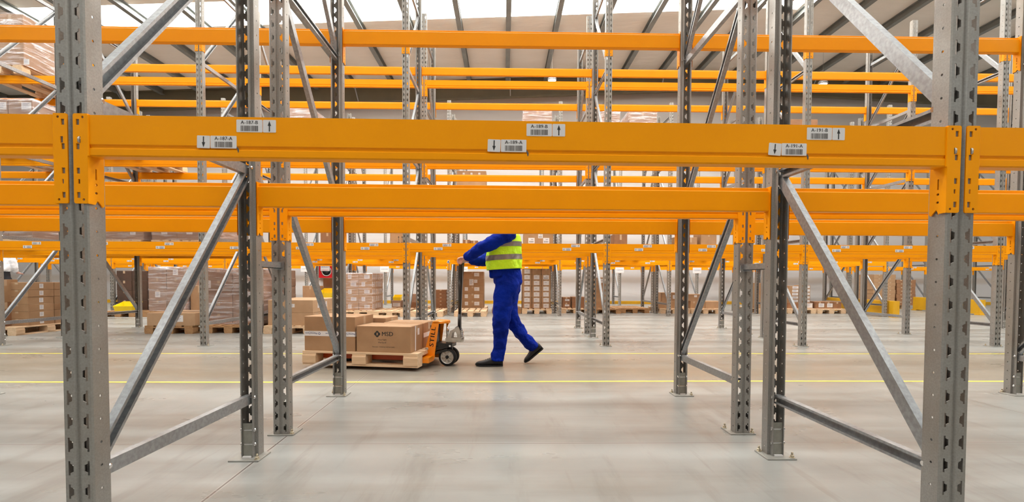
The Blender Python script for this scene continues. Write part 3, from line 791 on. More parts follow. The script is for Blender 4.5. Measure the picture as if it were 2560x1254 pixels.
stack(-4.06, -3.38, 11.98, 13.05, PZ, 1.075, 2, 5, 3, 'shiny wrapped stack left of centre', 'cardboard_light', lab=lambda i, k: (.04, .10, .14, .09, 1) if (i+k) % 2 else (-.05, .10, .09, .11, 1), side=[(-.1, .1, .1, .13, 1), (.08, .1, .08, .13, 1)])
film(-4.06, -3.38, 11.98, 13.05, .141, 1.075, 'clear film around the shiny labelled stack left of centre', nz=16)
epal(-2.90, 11.75, 'nearly empty pale pallet right of the shiny wrapped stack')
epal(-1.98, 11.75, 'nearly empty pale pallet holding a few brown cartons in their left corner')
epal(-2.78, 13.12, 'wooden pallet with small cartons behind the nearly empty ones', 'wood')
epal(-1.94, 13.12, 'wooden pallet carrying the dark pile left of the tiller handle', 'wood_dark')
carton(-3.05, 13.35, PZ, .26, .26, .20, 'small white-labelled carton under the middle yellow bin', 'cardboard_grey', lab=(0, .08, .2, .1, 1))
bin_(-3.05, 13.36, PZ+.20, .22, .24, .15, 'small yellow bin on a carton left of the middle posts')
carton(-2.66, 13.35, PZ, .34, .30, .16, 'low brown carton on the rear pallet left of centre', 'cardboard_dark')
carton(-2.67, 13.37, PZ+.16, .30, .25, .22, 'grey carton on top of the low brown one left of centre', 'cardboard_grey')
stack(-1.98, -1.66, 13.2, 13.6, PZ, .64, 1, 5, 1, 'dark pile just left of the tiller handle', 'cardboard_dark', side=[(0, .05, .2, .06, 1)])
epal(-.90, 11.84, 'pale wooden pallet lying empty in front of the tall brown tower by the handle')
epal(-.94, 13.16, 'rear wooden pallet directly under the tall brown tower', 'wood')
stack(-1.25, -.62, 13.20, 13.85, PZ, 1.15, 1, 5, 1, 'tall brown tower beside the tiller handle', 'cardboard', lab=lambda i, k: [(.12, .12, .14, .10, 0)] + ([(-.17, .12, .09, .10, 0)] if k < 3 else []) if k != 3 else [(-.03, .105, .12, .17, 1), (.09, .135, .09, .09, 0)])
epal(.02, 12.98, 'wooden pallet behind the legs of the worker', 'wood_dark')
stack(-.30, .32, 13.1, 13.7, PZ, .95, 1, 4, 1, 'brown stack behind the legs of the worker', 'cardboard_dark')
epal(.845, 12.86, 'wooden pallet under the tower of white-labelled cartons right of the worker')
stack(.45, 1.235, 12.98, 13.6, PZ, 1.235, 3, 7, 1, 'white-labelled tower right of the worker', 'cardboard', lab=lambda i, k: None if (k == 6 and i) else (.0, .075, .155, .115, 2 if (i == 2 and k == 5) else 0), jit=.002)
epal(1.95, 13.10, 'wooden pallet with two small carton piles right of the labelled tower')
stack(1.60, 1.82, 13.3, 13.6, PZ, .44, 1, 2, 1, 'small pile nearest the labelled tower', 'cardboard_dark', lab=(.02, .07, .12, .05, 1))
stack(1.86, 2.22, 13.25, 13.65, PZ, .45, 1, 2, 1, 'small wide pile between the centre right posts', 'cardboard_dark')
epal(2.78, 12.98, 'wooden pallet under the narrow carton pile behind the centre right posts', 'wood_dark')
stack(2.55, 2.95, 13.3, 13.7, PZ, 1.0, 1, 5, 1, 'narrow tall pile between centre right posts', 'cardboard', lab=lambda i, k: (.0, .08, .2, .12, 0) if k == 4 else None)
pallet(3.62, 13.80, 0, PI/2+.03, 'empty pallet lying lengthwise right of the centre posts', 'wood_dark')
epal(4.72, 13.06, 'wooden pallet under the left pile in the right hand bay', 'wood')
carton(4.62, 13.45, PZ, .64, .5, .20, 'wide low labelled carton at the left of the right hand bay', 'cardboard', lab=(.22, .1, .12, .1, 1))
carton(4.62, 13.45, PZ+.20, .44, .42, .24, 'smaller labelled carton on top of the wide low one at right', 'cardboard', lab=(.14, .12, .1, .1, 1))
epal(5.58, 13.06, 'wooden pallet under low cartons left of the right diagonal brace', 'wood')
stack(5.20, 5.62, 13.2, 13.7, PZ, .34, 2, 1, 1, 'low row left of the right diagonal brace', 'cardboard')
carton(5.36, 13.45, PZ+.205, .44, .40, .19, 'carton on top of the low row left of the right brace', 'cardboard', lab=(0, .14, .08, .06, 0))
carton(5.86, 13.45, PZ, .46, .45, .20, 'long low carton ending the row at the right brace', 'cardboard_light')
epal(7.47, 13.08, 'wooden pallet under the tall carton hidden by the right front post', 'wood')
carton(7.32, 13.4, PZ, .42, .45, .72, 'tall plain carton seen right of the second rack post at right', 'cardboard')
epal(8.36, 13.18, 'pale pallet with small labelled boxes at right behind the diagonal', 'wood')
epal(9.22, 13.18, 'pale pallet with low boxes just left of the yellow guard', 'wood')
stack(8.12, 8.40, 13.4, 13.8, .30, .78, 1, 5, 1, 'left pile of small white-fronted boxes at right', 'cardboard', lab=(.04, .05, .17, .07, 1))
stack(8.50, 8.74, 13.4, 13.8, .30, .80, 1, 5, 1, 'right pile of small white-fronted boxes at right', 'cardboard', lab=(0, .05, .2, .07, 1))
carton(8.24, 13.6, PZ, .38, .5, .161, 'low carton carrying the left pile of white-fronted boxes', 'cardboard_dark')
carton(8.62, 13.6, PZ, .34, .5, .161, 'low carton carrying the right pile of white-fronted boxes', 'cardboard_grey', lab=(0, .08, .3, .12, 1))
stack(8.84, 9.58, 13.3, 13.8, PZ, .33, 3, 1, 1, 'low row beside the yellow guard at right', 'cardboard_dark', lab=lambda i, k: (.04, .09, .16, .11, 1) if i < 2 else None)
pallet(12.55, 15.7, 0, 0, 'wooden pallet under the big brown pile behind the yellow guards')
stack(12.0, 12.72, 15.2, 16.0, PZ, 1.14, 2, 8, 1, 'big brown pile behind the yellow guards, left half', 'cardboard', jit=.02)
stack(12.77, 13.40, 15.2, 16.0, PZ, .97, 2, 7, 1, 'big brown pile behind the yellow guards, right half', 'cardboard_dark', jit=.02)

# --- loads on the beams
def beam_load(x0, x1, y0, y1, zb, ztop, cols, layers, desc, m='cardboard_grey', wrap=True, lab=None, wm='wood'):
    pallet((x0+x1)/2, (y0+y1)/2, zb, PI/2 if (y1-y0) > (x1-x0) else 0, 'pallet on the beams under the '+desc, wm)
    stack(x0, x1, y0+.02, y1-.02, zb+PZ, ztop, cols, layers, 1, desc, m, lab=lab)
    if wrap: film(x0, x1, y0+.02, y1-.02, zb+PZ+.003, ztop, 'film around the '+desc)
beam_load(-8.83, -7.99, 8.02, 9.22, LV[3], 5.27, 2, 2, 'high wrapped load at the top left corner', 'cardboard', lab=lambda i, k: (.25, .06, .09, .09, 1) if (i, k) == (1, 0) else None, wm='wood')
beam_load(-8.70, -7.90, 8.05, 9.20, LV[2], 3.90, 2, 3, 'load below the high one at left edge', 'cardboard_grey', lab=(.1, .16, .16, .12, 1))
beam_load(-6.93, -6.13, 8.05, 9.20, LV[2], 3.62, 1, 2, 'wrapped load behind the left front beam end', 'cardboard_grey')
beam_load(-8.75, -7.95, 8.05, 9.20, LV[1], 2.30, 2, 2, 'load above the far left floor stack', 'cardboard_grey')
beam_load(-6.95, -6.12, 8.05, 9.20, LV[1], 2.20, 1, 2, 'load just right of the left front post', 'cardboard_grey', lab=(.24, .14, .09, .1, 1))
beam_load(-5.98, -5.14, 8.05, 9.20, LV[1], 2.20, 2, 2, 'load behind the big left diagonal brace', 'cardboard_grey', lab=(.0, .16, .1, .12, 1))
def L1c(x0, x1, zt_, label, m='cardboard', lab=None, y=12.2, zb=None, d=.5):
    zb = LV[1] if zb is None else zb
    carton((x0+x1)/2, y+d/2, zb+PZ, x1-x0, d, zt_-zb-PZ, label, m, lab=lab)
for (xp, zb, dsc) in ((-4.74, LV[1], 'lowest beams near the red cabinet'), (-2.8, LV[1], 'lowest beams under the arrow-marked carton'), (-.9, LV[1], 'lowest beams behind the arm of the worker'), (.84, LV[1], 'lowest beams right of the worker'),
                     (2.95, LV[1], 'lowest beams over the centre right posts'), (4.7, LV[1], 'lowest beams left of the right posts'), (5.35, LV[1], 'lowest beams behind the right diagonal brace'),
                     (-.9, LV[2], 'middle beams above the worker')):
    pallet(xp, 12.50, zb, PI/2, 'pallet on the fifth row, '+dsc) if not (xp == 5.35) else None
L1c(-4.75, -4.40, 2.20, 'brown carton on the lowest fifth-row beams near the cabinet', 'cardboard_dark')
a_ = thing('carton', 'carton with two black up arrows on the lowest fifth-row beams', 'box', (-2.78, 12.45, LV[1]+PZ))
mb = MB(); mb.bbox(-.20, .20, -.25, .25, 0, .62, 'cardboard', .005); mb.build('cardboard_box', a_)
mb = MB()
for xx in (.02, .11):
    mb.add([(xx-.004, -.2515, .30), (xx+.004, -.2515, .30), (xx+.004, -.2515, .42), (xx-.004, -.2515, .42)], [(0, 1, 2, 3)], 'dark')
    mb.add([(xx-.02, -.2515, .42), (xx+.02, -.2515, .42), (xx, -.2515, .46)], [(0, 1, 2)], 'dark'); mb.add([(xx-.03, -.2515, .29), (xx+.03, -.2515, .29), (xx+.03, -.2515, .30), (xx-.03, -.2515, .30)], [(0, 1, 2, 3)], 'dark')
mb.build('printed_arrows', a_)
L1c(-1.12, -.93, 1.95, 'left of two low cartons behind the arm of the worker', 'cardboard_dark'); L1c(-.92, -.73, 1.93, 'right of two low cartons behind the arm of the worker', 'cardboard_dark')
L1c(.45, 1.21, 2.30, 'wide carton with taped white labels right of the worker, on beams', 'cardboard', lab=[(-.18, .36, .16, .14, 2), (.05, .48, .12, .12, 2), (.2, .36, .16, .14, 2)])
L1c(2.79, 3.13, 2.12, 'open brown carton on the lowest beams over the centre right posts', 'cardboard_dark')
L1c(4.38, 4.62, 2.05, 'small carton left of the right posts on the lowest beams', 'cardboard', lab=(.08, .3, .06, .05, 1)); L1c(4.63, 4.95, 2.04, 'brown carton partly behind the right post on the lowest beams', 'cardboard')
L1c(5.05, 5.46, 2.25, 'brown carton behind the right diagonal brace on the lowest beams', 'cardboard')
L1c(-1.27, -.52, 3.71, 'wide carton seen through the gap under the front beam', 'cardboard', zb=LV[2], lab=[(-.2, .56, .05, .05, 2), (0, .56, .05, .05, 2), (.2, .56, .05, .05, 2)])
for x0, x1, zt_, dsc in ((-5.42, -4.86, 5.22, 'pinkish high load left of centre'), (.42, 1.14, 5.20, 'high load above label A-189-B'), (2.40, 2.86, 5.19, 'narrow high load right of centre'), (3.09, 3.80, 5.20, 'wide high load right of centre'), (7.22, 7.92, 5.03, 'high load above label A-191-B')):
    beam_load(x0, x1, 11.98, 12.98, LV[3], zt_, 1, 2, dsc, 'cardboard_grey' if x0 < 7 else 'cardboard_dark', x0 < 7)
# hydrant cabinet on the back wall
t = thing('hydrant_cabinet', 'red fire hydrant cabinet on the white wall left of centre', 'fire cabinet', (-7.20, 19.24, .93))
mb = MB(); mb.box(-.34, .34, -.03, 0, 0, .68, 'white'); mb.bbox(-.30, .30, -.20, -.02, .04, .64, 'red', .01); mb.build('cabinet_body', t)
mb = MB(); mb.lathe([(.20, -.202), (.20, -.212), (.17, -.216), (.165, -.206)], 'alu', axis='Y', T=Matrix.Translation((.05, 0, .30)), cap=False); mb.lathe([(.165, -.203), (.0, -.207)], 'black', axis='Y', T=Matrix.Translation((.05, 0, .30))); mb.build('hose_reel_window', t, True)
mb = MB(); mb.box(-.17, .19, -.235, -.228, .31, .53, 'white'); put_text(mb, 'HIDRANT', .075, .01, .465, -.2365, 'blue_print', bold=.0006); mb.add([(-.14, -.2362, .345), (.16, -.2362, .345), (.16, -.2362, .358), (-.14, -.2362, .358)], [(0, 1, 2, 3)], 'red'); mb.build('hydrant_sign', t)

# ---------------------------------------------------------------- loaded pallet on the hand pallet truck
TH = math.radians(-9.8); CX, CYY = -1.491, 5.326
TL = Matrix.Translation((CX, CYY, 0)) @ Matrix.Rotation(TH, 4, 'Z')
def wl(x, y, z=0): return TL @ Vector((x, y, z))
pm = pallet(CX, CYY, .035, TH, 'pale wooden pallet lifted on the pallet truck under four cartons'); pm.scale = (1.06, 1.06, 1.06)
mb = MB(); mb.add([(-.018, -.0735, .028), (.018, -.0735, .028), (.018, -.0735, .031), (-.018, -.0735, .031)], [(0, 1, 2, 3)], 'wood_dark')
BZ = .1825
def lcarton(x0, x1, y0, y1, h, label, m='cardboard'):
    c = wl((x0+x1)/2, (y0+y1)/2); return carton(c.x, c.y, BZ, x1-x0, y1-y0, h, label, m, TH)
c1 = lcarton(-.625, -.052, -.405, .03, .362, 'tallest carton at the left end of the truck pallet, with white printed tape')
mb = MB(); w_, d_ = .573-.001, .435
mb.box(-w_/2-.001, w_/2+.001, -d_/2-.0012, -d_/2-.0002, .155, .207, 'tape_white')
mb.box(w_/2+.0002, w_/2+.0012, -d_/2, -d_/2+.10, .155, .207, 'tape_white')
for cx in (-.175, .055, .255):
    put_text(mb, 'PharmaTerm', .026, cx-.03, .183, -d_/2-.0018, 'blue_print', bold=.0004, rot=PI)
    if cx < .2:
        ring = [(cx+.062+.013*math.cos(a*PI/8), -d_/2-.0018, .181+.013*math.sin(a*PI/8)) for a in range(16)]; rin = [(cx+.062+.008*math.cos(a*PI/8), -d_/2-.0018, .181+.008*math.sin(a*PI/8)) for a in range(16)]
        mb.add(ring+rin, [(i, (i+1) % 16, 16+(i+1) % 16, 16+i) for i in range(16)], 'blue_print')
    mb.add([(cx-.06, -d_/2-.0018, .1975), (cx+.0, -d_/2-.0018, .1975), (cx+.0, -d_/2-.0018, .199), (cx-.06, -d_/2-.0018, .199)], [(0, 1, 2, 3)], 'blue_print')
mb.build('printed_tape', c1)
c2 = lcarton(-.035, .556, -.408, -.045, .272, 'front carton on the truck pallet printed with a black round logo')
mb = MB(); yl = -.363/2-.0008; ox = -.26     # local x = photo x - .2605
lx, lz = -.066, .190
quat = []
for a in range(4):
    for i in range(13):
        an = math.radians(a*90-75+150*i/12); r_ = .0165
        quat.append((lx+.0165*math.cos(math.radians(a*90))+r_*math.cos(an), yl, lz+.0165*math.sin(math.radians(a*90))+r_*math.sin(an)))
mb.add(quat+[(lx, yl, lz)], [(i, (i+1) % 52, 52) for i in range(52)], 'dark')
y2 = yl-.0006; hg = .0115
mb.add([(lx-hg, y2, lz-hg), (lx+hg, y2, lz-hg), (lx+.004, y2, lz), (lx-.004, y2, lz), (lx+hg, y2, lz+hg), (lx-hg, y2, lz+hg)], [(0, 1, 2, 3), (3, 2, 4, 5)], 'cardboard')
mb.build('logo', c2)
mb = MB(); put_text(mb, 'MSD', .062, .045, .190, yl, 'dark', bold=.0012, spacing=1.05)
put_text(mb, 'Haarlem', .024, -.012, .132, yl, 'dark', spacing=1.15); put_text(mb, 'Holland', .024, -.012, .103, yl, 'dark', spacing=1.15)
put_text(mb, 'FRAGILE - HANDLE WITH CARE', .0165, .0, .056, yl, 'dark', spacing=1.05); mb.build('printed_text', c2)
mb = MB(); hw = (.556+.035)/2
mb.box(hw-.0005, hw+.001, -.055, -.028, .006, .266, 'tape_white'); mb.box(hw-.0005, hw+.001, .02, .075, .165, .235, 'tape_white'); mb.build('side_tape', c2)
c3 = lcarton(.10, .562, -.035, .33, .275, 'carton behind the logo carton on the truck pallet, taped white')
mb = MB(); hw = .462/2; mb.box(hw-.0005, hw+.001, -.18, .18, .115, .165, 'tape_white'); mb.build('side_tape', c3)
c4 = lcarton(-.60, .090, .045, .40, .318, 'carton at the back of the truck pallet showing only its top', 'cardboard_light')
c4.location.z = BZ

tr = thing('pallet_truck', 'orange hand pallet truck carrying the pallet of four cartons', 'pallet truck', (CX, CYY, 0), TH)
# headframe: side plates, front plate, top nose
mb = MB()
side = [(.585, .115), (.512, .10), (.512, .062), (.700, .062), (.712, .10), (.712, .13), (.757, .462), (.757, .487), (.700, .487), (.686, .475)]
for s_ in (-1, 1):
    y0, y1 = (s_*.105, s_*.097)
    n = len(side); vs_ = [(a, y0, b2) for a, b2 in side]+[(a, y1, b2) for a, b2 in side]
    mb.add(vs_, [tuple(range(n)), tuple(range(n, 2*n))]+[(i, (i+1) % n, n+(i+1) % n, n+i) for i in range(n)], 'truck')
mb.add([(.585, -.10, .115), (.585, .10, .115), (.686, .10, .475), (.686, -.10, .475), (.592, -.10, .115), (.592, .10, .115), (.694, .10, .475), (.694, -.10, .475)], [(0, 1, 2, 3), (4, 5, 6, 7), (0, 1, 5, 4), (2, 3, 7, 6), (0, 3, 7, 4), (1, 2, 6, 5)], 'truck')
top = [(.690, -.105), (.77, -.105), (.815, -.085), (.845, -.045), (.855, 0), (.845, .045), (.815, .085), (.77, .105), (.690, .105)]
n = len(top)
mb.add([(a, b2, .462) for a, b2 in top]+[(a, b2, .483) for a, b2 in top]+[(.69+(a-.69)*.97, b2*.93, .490) for a, b2 in top], [tuple(range(n)), tuple(range(2*n, 3*n))]+[(k+i, k+(i+1) % n, k+n+(i+1) % n, k+n+i) for k in (0, n) for i in range(n)], 'truck')
mb.box(.512, .70, -.27, -.105, .06, .115, 'truck'); mb.box(.512, .70, .105, .27, .06, .115, 'truck')
mb.build('headframe', tr)
mb = MB(); T = Matrix.Translation((.625, -.105, .185))
mb.lathe([(.017, .004), (.017, -.006), (.012, -.009), (.0, -.009)], 'alu', axis='Y', seg=16, T=T); mb.build('pivot_bolt', tr)
mb = MB(); vs_, fs = text_geo('STILL', .086, .0016, 1.12)
ang = math.atan2(.337, .045); ca, sa = math.cos(ang), math.sin(ang)
for dd in (-.0012, 0, .0012): mb.add([(.690+(p[0]+dd)*ca-p[1]*sa*.8, -.1062-abs(dd)*.1, .318+(p[0]+dd)*sa+p[1]*ca*.8) for p in vs_], fs, 'dark'); mb.build('maker_lettering', tr)
for s_ in (-1, 1):
    mb = MB(); yc = s_*.19; prof = [(-.08, -.025), (-.074, -.025), (-.074, .022), (.074, .022), (.074, -.025), (.08, -.025), (.08, .022), (.074, .028), (-.074, .028), (-.08, .022)]
    mb.prism(prof, (-.50, yc, .110), (.53, yc, .110), 'fork')
    mb.add([(-.62, yc-.05, .130), (-.62, yc+.05, .130), (-.50, yc+.08, .138), (-.50, yc-.08, .138), (-.60, yc-.05, .112), (-.60, yc+.05, .112), (-.50, yc+.075, .087), (-.50, yc-.075, .087)], [(0, 1, 2, 3), (4, 5, 6, 7), (0, 3, 7, 4), (1, 2, 6, 5), (0, 1, 5, 4)], 'fork'); fk = mb.build('fork', tr)
    mb = MB(); T = Matrix.Translation((-.33, yc, .041)); mb.lathe([(.036, -.045), (.041, -.040), (.041, .040), (.036, .045)], 'rubber', axis='Y', seg=20, T=T)
    mb.box(-.38, -.20, yc-.055, yc-.047, .035, .12, 'black'); mb.box(-.38, -.20, yc+.047, yc+.055, .035, .12, 'black'); mb.build('load_roller', tr)
# steer wheels
for yc in (-.052, .058):
    T = Matrix.Translation((.842, yc, .097)); mb = MB()
    mb.lathe([(.072, -.026), (.090, -.025), (.097, -.017), (.097, .017), (.090, .025), (.072, .026), (.070, .0), (.072, -.026)], 'rubber', axis='Y', seg=40, T=T, cap=False); wt = mb.build('steer_wheel', tr, True)
    mb = MB(); mb.lathe([(.072, -.024), (.066, -.020), (.060, -.010), (.030, -.008), (.026, -.016), (.013, -.018), (.0, -.018)], 'alu', axis='Y', seg=40, T=T, cap=False)
    mb.lathe([(.072, .024), (.066, .020), (.030, .008), (.0, .016)], 'alu', axis='Y', seg=32, T=T, cap=False)
    for k in range(8):
        a = k*PI/4; R = Matrix.Translation((.842, yc, .097)) @ Matrix.Rotation(a, 4, 'Y')
        mb.box(.024, .066, -.021, -.008, -.006, .006, 'alu', R)
    mb.build('wheel_rim', wt)
    mb = MB(); mb.lathe([(.019, -.018), (.019, -.026), (.010, -.026), (.010, -.029), (0, -.029)], 'black', axis='Y', seg=18, T=T); mb.build('hub_cap', wt)
mb = MB(); mb.tube([(.842, -.09, .097), (.842, .09, .097)], .010, 'black', 10); mb.build('axle', tr)
# pump and linkage
mb = MB(); mb.tube([(.842, 0, .10), (.842, 0, .235)], [.045, .042], 'black', 16)
mb.prism([(-.085, -.018), (.085, -.018), (.085, .018), (-.085, .018)], (.70, 0, .235), (.90, 0, .225), 'black', upv=(0, 0, 1))
for s_ in (-1, 1):
    mb.prism([(-.007, -.018), (.007, -.018), (.007, .018), (-.007, .018)], (.63, s_*.085, .165), (.875, s_*.085, .225), 'black'); mb.prism([(-.007, -.014), (.007, -.014), (.007, .014), (-.007, .014)], (.66, s_*.08, .12), (.85, s_*.08, .180), 'black')
mb.box(.66, .712, -.09, .09, .18, .44, 'black'); mb.tube([(.88, -.1, .222), (.88, .1, .222)], .012, 'chrome', 10); mb.build('lift_linkage', tr)
mb = MB(); mb.tube([(.826, 0, .25), (.826, 0, .47)], .015, 'chrome', 14); mb.build('lift_ram', tr, True)
mb = MB()
brk = [(.815, .268), (.995, .268), (1.0, .30), (.985, .31), (.985, .345), (.978, .385), (.962, .425), (.945, .425), (.865, .375), (.855, .33), (.835, .33), (.835, .30), (.815, .30)]
hole = [(.880, .300), (.950, .300), (.943, .345), (.928, .380), (.888, .352)]
for s_ in (-1, 1):
    f3 = lambda u, v, o: (u, s_*(.052-o), v)
    mb.sheet(brk, [hole], f3, .010, 'alu')
mb.box(.82, .995, -.05, .05, .258, .285, 'alu'); mb.tube([(.842, 0, .235), (.842, 0, .31)], .032, 'alu', 16)
mb.tube([(.93, -.055, .278), (.93, .055, .278)], .012, 'alu', 10)
mb.build('pump_bracket', tr)
mb = MB(); pts = []
for i in range(60): a = i*PI/5; pts.append((.985+.018*math.cos(a), .018*math.sin(a), .29+.10*i/60))
mb.tube(pts, .0045, 'chrome', 6); mb.build('spring', tr, True)
mb = MB(); mb.tube([(.925, 0, .385), (.945, 0, .40), (.962, 0, .41)], [.03, .032, .03], 'black', 12)
mb.tube([(.960, 0, .39), (.962, 0, .56)], .021, 'black', 14); mb.tube([(.962, 0, .56), (.968, 0, .80), (.975, 0, 1.02)], [.017, .022, .026], 'black', 14)
mb.build('tiller_tube', tr, True)
mb = MB()
mb.tube([(.983, -.045, 1.135), (.983, .100, 1.135)], .0145, 'black', 12)
mb.rings([((.970, 0, .80), (.020, 0, 0), (0, .018, 0)), ((.973, 0, .92), (.027, 0, 0), (0, .024, 0)), ((.978, 0, 1.05), (.030, 0, 0), (0, .030, 0)), ((.982, 0, 1.11), (.029, 0, 0), (0, .034, 0)), ((.983, 0, 1.135), (.018, 0, 0), (0, .030, 0))], 'black', 18)
mb.build('tiller_grip', tr, True)
mb = MB(); mb.tube([(1.002, -.02, 1.10), (1.0, -.022, .9), (.985, -.02, .6), (.98, -.02, .40)], .003, 'lamp_body', 6); mb.build('release_cable', tr)
R_ = Matrix.Translation((-1.462, 11.955, 1.375)) @ Matrix.Rotation(.35, 4, 'Y')
mb = MB(); mb.box(-.024, .024, -.004, -.001, -.036, .036, 'white', R_); mb.box(-.015, .015, -.0055, -.004, -.026, .024, 'blue_print', R_)
tag(mb.build('inspection_tag'), 'tilted white and dark blue tag on the rack post just left of the handle', 'tag')

# ---------------------------------------------------------------- people
def remesh_obj(name, mb, voxel, smooth_it=3, disp=None, parent=None):
    me = mb.mesh(name, True)
    o = bpy.data.objects.new(name, me); COL.objects.link(o)
    r = o.modifiers.new('r', 'REMESH'); r.mode = 'VOXEL'; r.voxel_size = voxel; r.use_smooth_shade = True
    s_ = o.modifiers.new('s', 'SMOOTH'); s_.factor = .5; s_.iterations = smooth_it
    if disp:
        for size, st in disp:
            tx = bpy.data.textures.new('folds', 'CLOUDS'); tx.noise_scale = size; tx.noise_depth = 1
            d_ = o.modifiers.new('d', 'DISPLACE'); d_.texture = tx; d_.strength = st; d_.mid_level = .5; d_.texture_coords = 'LOCAL'
        s2 = o.modifiers.new('s2', 'SMOOTH'); s2.factor = .5; s2.iterations = 2
    dg = bpy.context.evaluated_depsgraph_get(); me2 = bpy.data.meshes.new_from_object(o.evaluated_get(dg))
    bpy.data.objects.remove(o)
    me2.name = name; me2.materials.clear(); me2.materials.append(M[mb.mats[0]])
    me2.polygons.foreach_set('material_index', [0]*len(me2.polygons)); me2.polygons.foreach_set('use_smooth', [True]*len(me2.polygons))
    return obj(name, me2, parent)
def limb(mb, pts, rad, m, seg=18, flat=False):
    """closed tapering limb; end caps rounded"""
    P_ = [Vector(p) for p in pts]; d0 = (P_[0]-P_[1]).normalized(); d1 = (P_[-1]-P_[-2]).normalized()
    pp = [P_[0]+d0*rad[0]*.9, P_[0]+d0*rad[0]*.6]+P_+[P_[-1]+d1*rad[-1]*.6, P_[-1]+d1*rad[-1]*.9]
    rr = [rad[0]*.35, rad[0]*.78]+list(rad)+[rad[-1]*.78, rad[-1]*.35]
    # resample smoothly
    if flat: pp[-2:] = [P_[-1]+d1*.004]; rr[-2:] = [rad[-1]*.97]
    q, r = [], []
    for i in range(len(pp)-1):
        for k in range(3): t = k/3; q.append(pp[i].lerp(pp[i+1], t)); r.append(rr[i]*(1-t)+rr[i+1]*t)
    q.append(pp[-1]); r.append(rr[-1]); mb.tube(q, r, m, seg)
def trunk(mb, rows, m, yc, seg=28, power=.85, cap=True):
    """rows: z, centre x, half depth x, half width y"""
    out = []
    for i in range(len(rows)-1):
        for k in range(4):
            t = k/4; out.append([a*(1-t)+b2*t for a, b2 in zip(rows[i], rows[i+1])])
    out.append(rows[-1])
    mb.rings([((cx, yc, z), (a, 0, 0), (0, b2, 0)) for z, cx, a, b2 in out], m, seg, cap, power=power)
def shoe(parent, ankle, toe_dir, pitch_, label=None, L=.30):
    """origin at heel bottom; toe along toe_dir (angle in xy), pitch raises the heel"""
    R = Matrix.Translation(ankle) @ Matrix.Rotation(toe_dir, 4, 'Z') @ Matrix.Rotation(pitch_, 4, 'Y') @ Matrix.Scale(L/.30, 4, (1, 0, 0))
    mb = MB(); n = []
    for x, hw, zt_, zb in ((0, .014, .065, .018), (.006, .032, .088, .014), (.03, .040, .100, .012), (.07, .043, .104, .012), (.11, .044, .100, .012), (.15, .046, .084, .012), (.19, .050, .068, .012), (.23, .051, .058, .014), (.262, .045, .052, .016), (.284, .032, .044, .018), (.298, .012, .032, .022)):
        n.append(((x, 0, (zt_+zb)/2), (0, hw, 0), (0, 0, (zt_-zb)/2)))
    mb.rings(n, 'shoe', 20, T=R, power=.8); s_ = mb.build('shoe', parent, True)
    mb = MB(); pts = [(0, .014), (.01, .034), (.05, .041), (.12, .041), (.19, .050), (.245, .050), (.285, .034), (.302, .012)]
    out = [(x, y) for x, y in pts]+[(x, -y) for x, y in reversed(pts)]; k = len(out)
    lift = lambda x: .012*max(0, (x-.22)/.08)**2
    mb.add([(x, y, lift(x)) for x, y in out]+[(x, y, .015+lift(x)) for x, y in out], [tuple(range(k)), tuple(range(k, 2*k))]+[(i, (i+1) % k, k+(i+1) % k, k+i) for i in range(k)], 'rubber', R); mb.build('sole', s_)
    mb = MB()
    for i in range(5):
        x = .105+.020*i; z = .0985-.0078*i
        mb.tube([R @ Vector((x, -.026, z-.006)), R @ Vector((x+.006, 0, z+.004)), R @ Vector((x, .026, z-.006))], .0028, 'rubber', 6)
    mb.tube([R @ Vector((.11, 0, .106)), R @ Vector((.12, -.025, .098)), R @ Vector((.11, -.040, .080))], .0025, 'rubber', 6); mb.build('laces', s_)
def head(mb, c, s_, face_dir=PI, tilt=0):
    """adds skull, jaw, nose, lips, ears to a body mesh; c = centre of the skull"""
    R = Matrix.Translation(c) @ Matrix.Rotation(face_dir, 4, 'Z') @ Matrix.Rotation(tilt, 4, 'Y') @ Matrix.Scale(s_, 4)
    n = [(-.118, .0, .030, .028), (-.105, .030, .058, .044), (-.085, .028, .074, .056), (-.05, .016, .090, .066), (-.01, .006, .098, .074), (.03, .0, .100, .077), (.07, -.006, .092, .070), (.10, -.010, .070, .052), (.118, -.012, .035, .026)]
    mb.rings([((cx, 0, z), (a, 0, 0), (0, b2, 0)) for z, cx, a, b2 in n], 'skin', 24, T=R)
    mb.rings([((.104, 0, .012), (.006, 0, 0), (0, .006, 0)), ((.113, 0, -.005), (.010, 0, 0), (0, .009, 0)), ((.122, 0, -.022), (.013, 0, 0), (0, .013, 0)), ((.108, 0, -.034), (.008, 0, 0), (0, .012, 0))], 'skin', 12, T=R)
    mb.rings([((.098, 0, -.052), (.006, 0, 0), (0, .020, 0)), ((.103, 0, -.058), (.008, 0, 0), (0, .022, 0)), ((.098, 0, -.066), (.006, 0, 0), (0, .016, 0))], 'skin', 12, T=R)
    for k in (-1, 1): mb.rings([((-.01, k*.078, -.03), (.012, 0, 0), (0, .006, 0)), ((-.012, k*.084, 0), (.018, 0, 0), (0, .007, 0)), ((-.014, k*.084, .022), (.012, 0, 0), (0, .006, 0))], 'skin', 10, T=R)
    return R
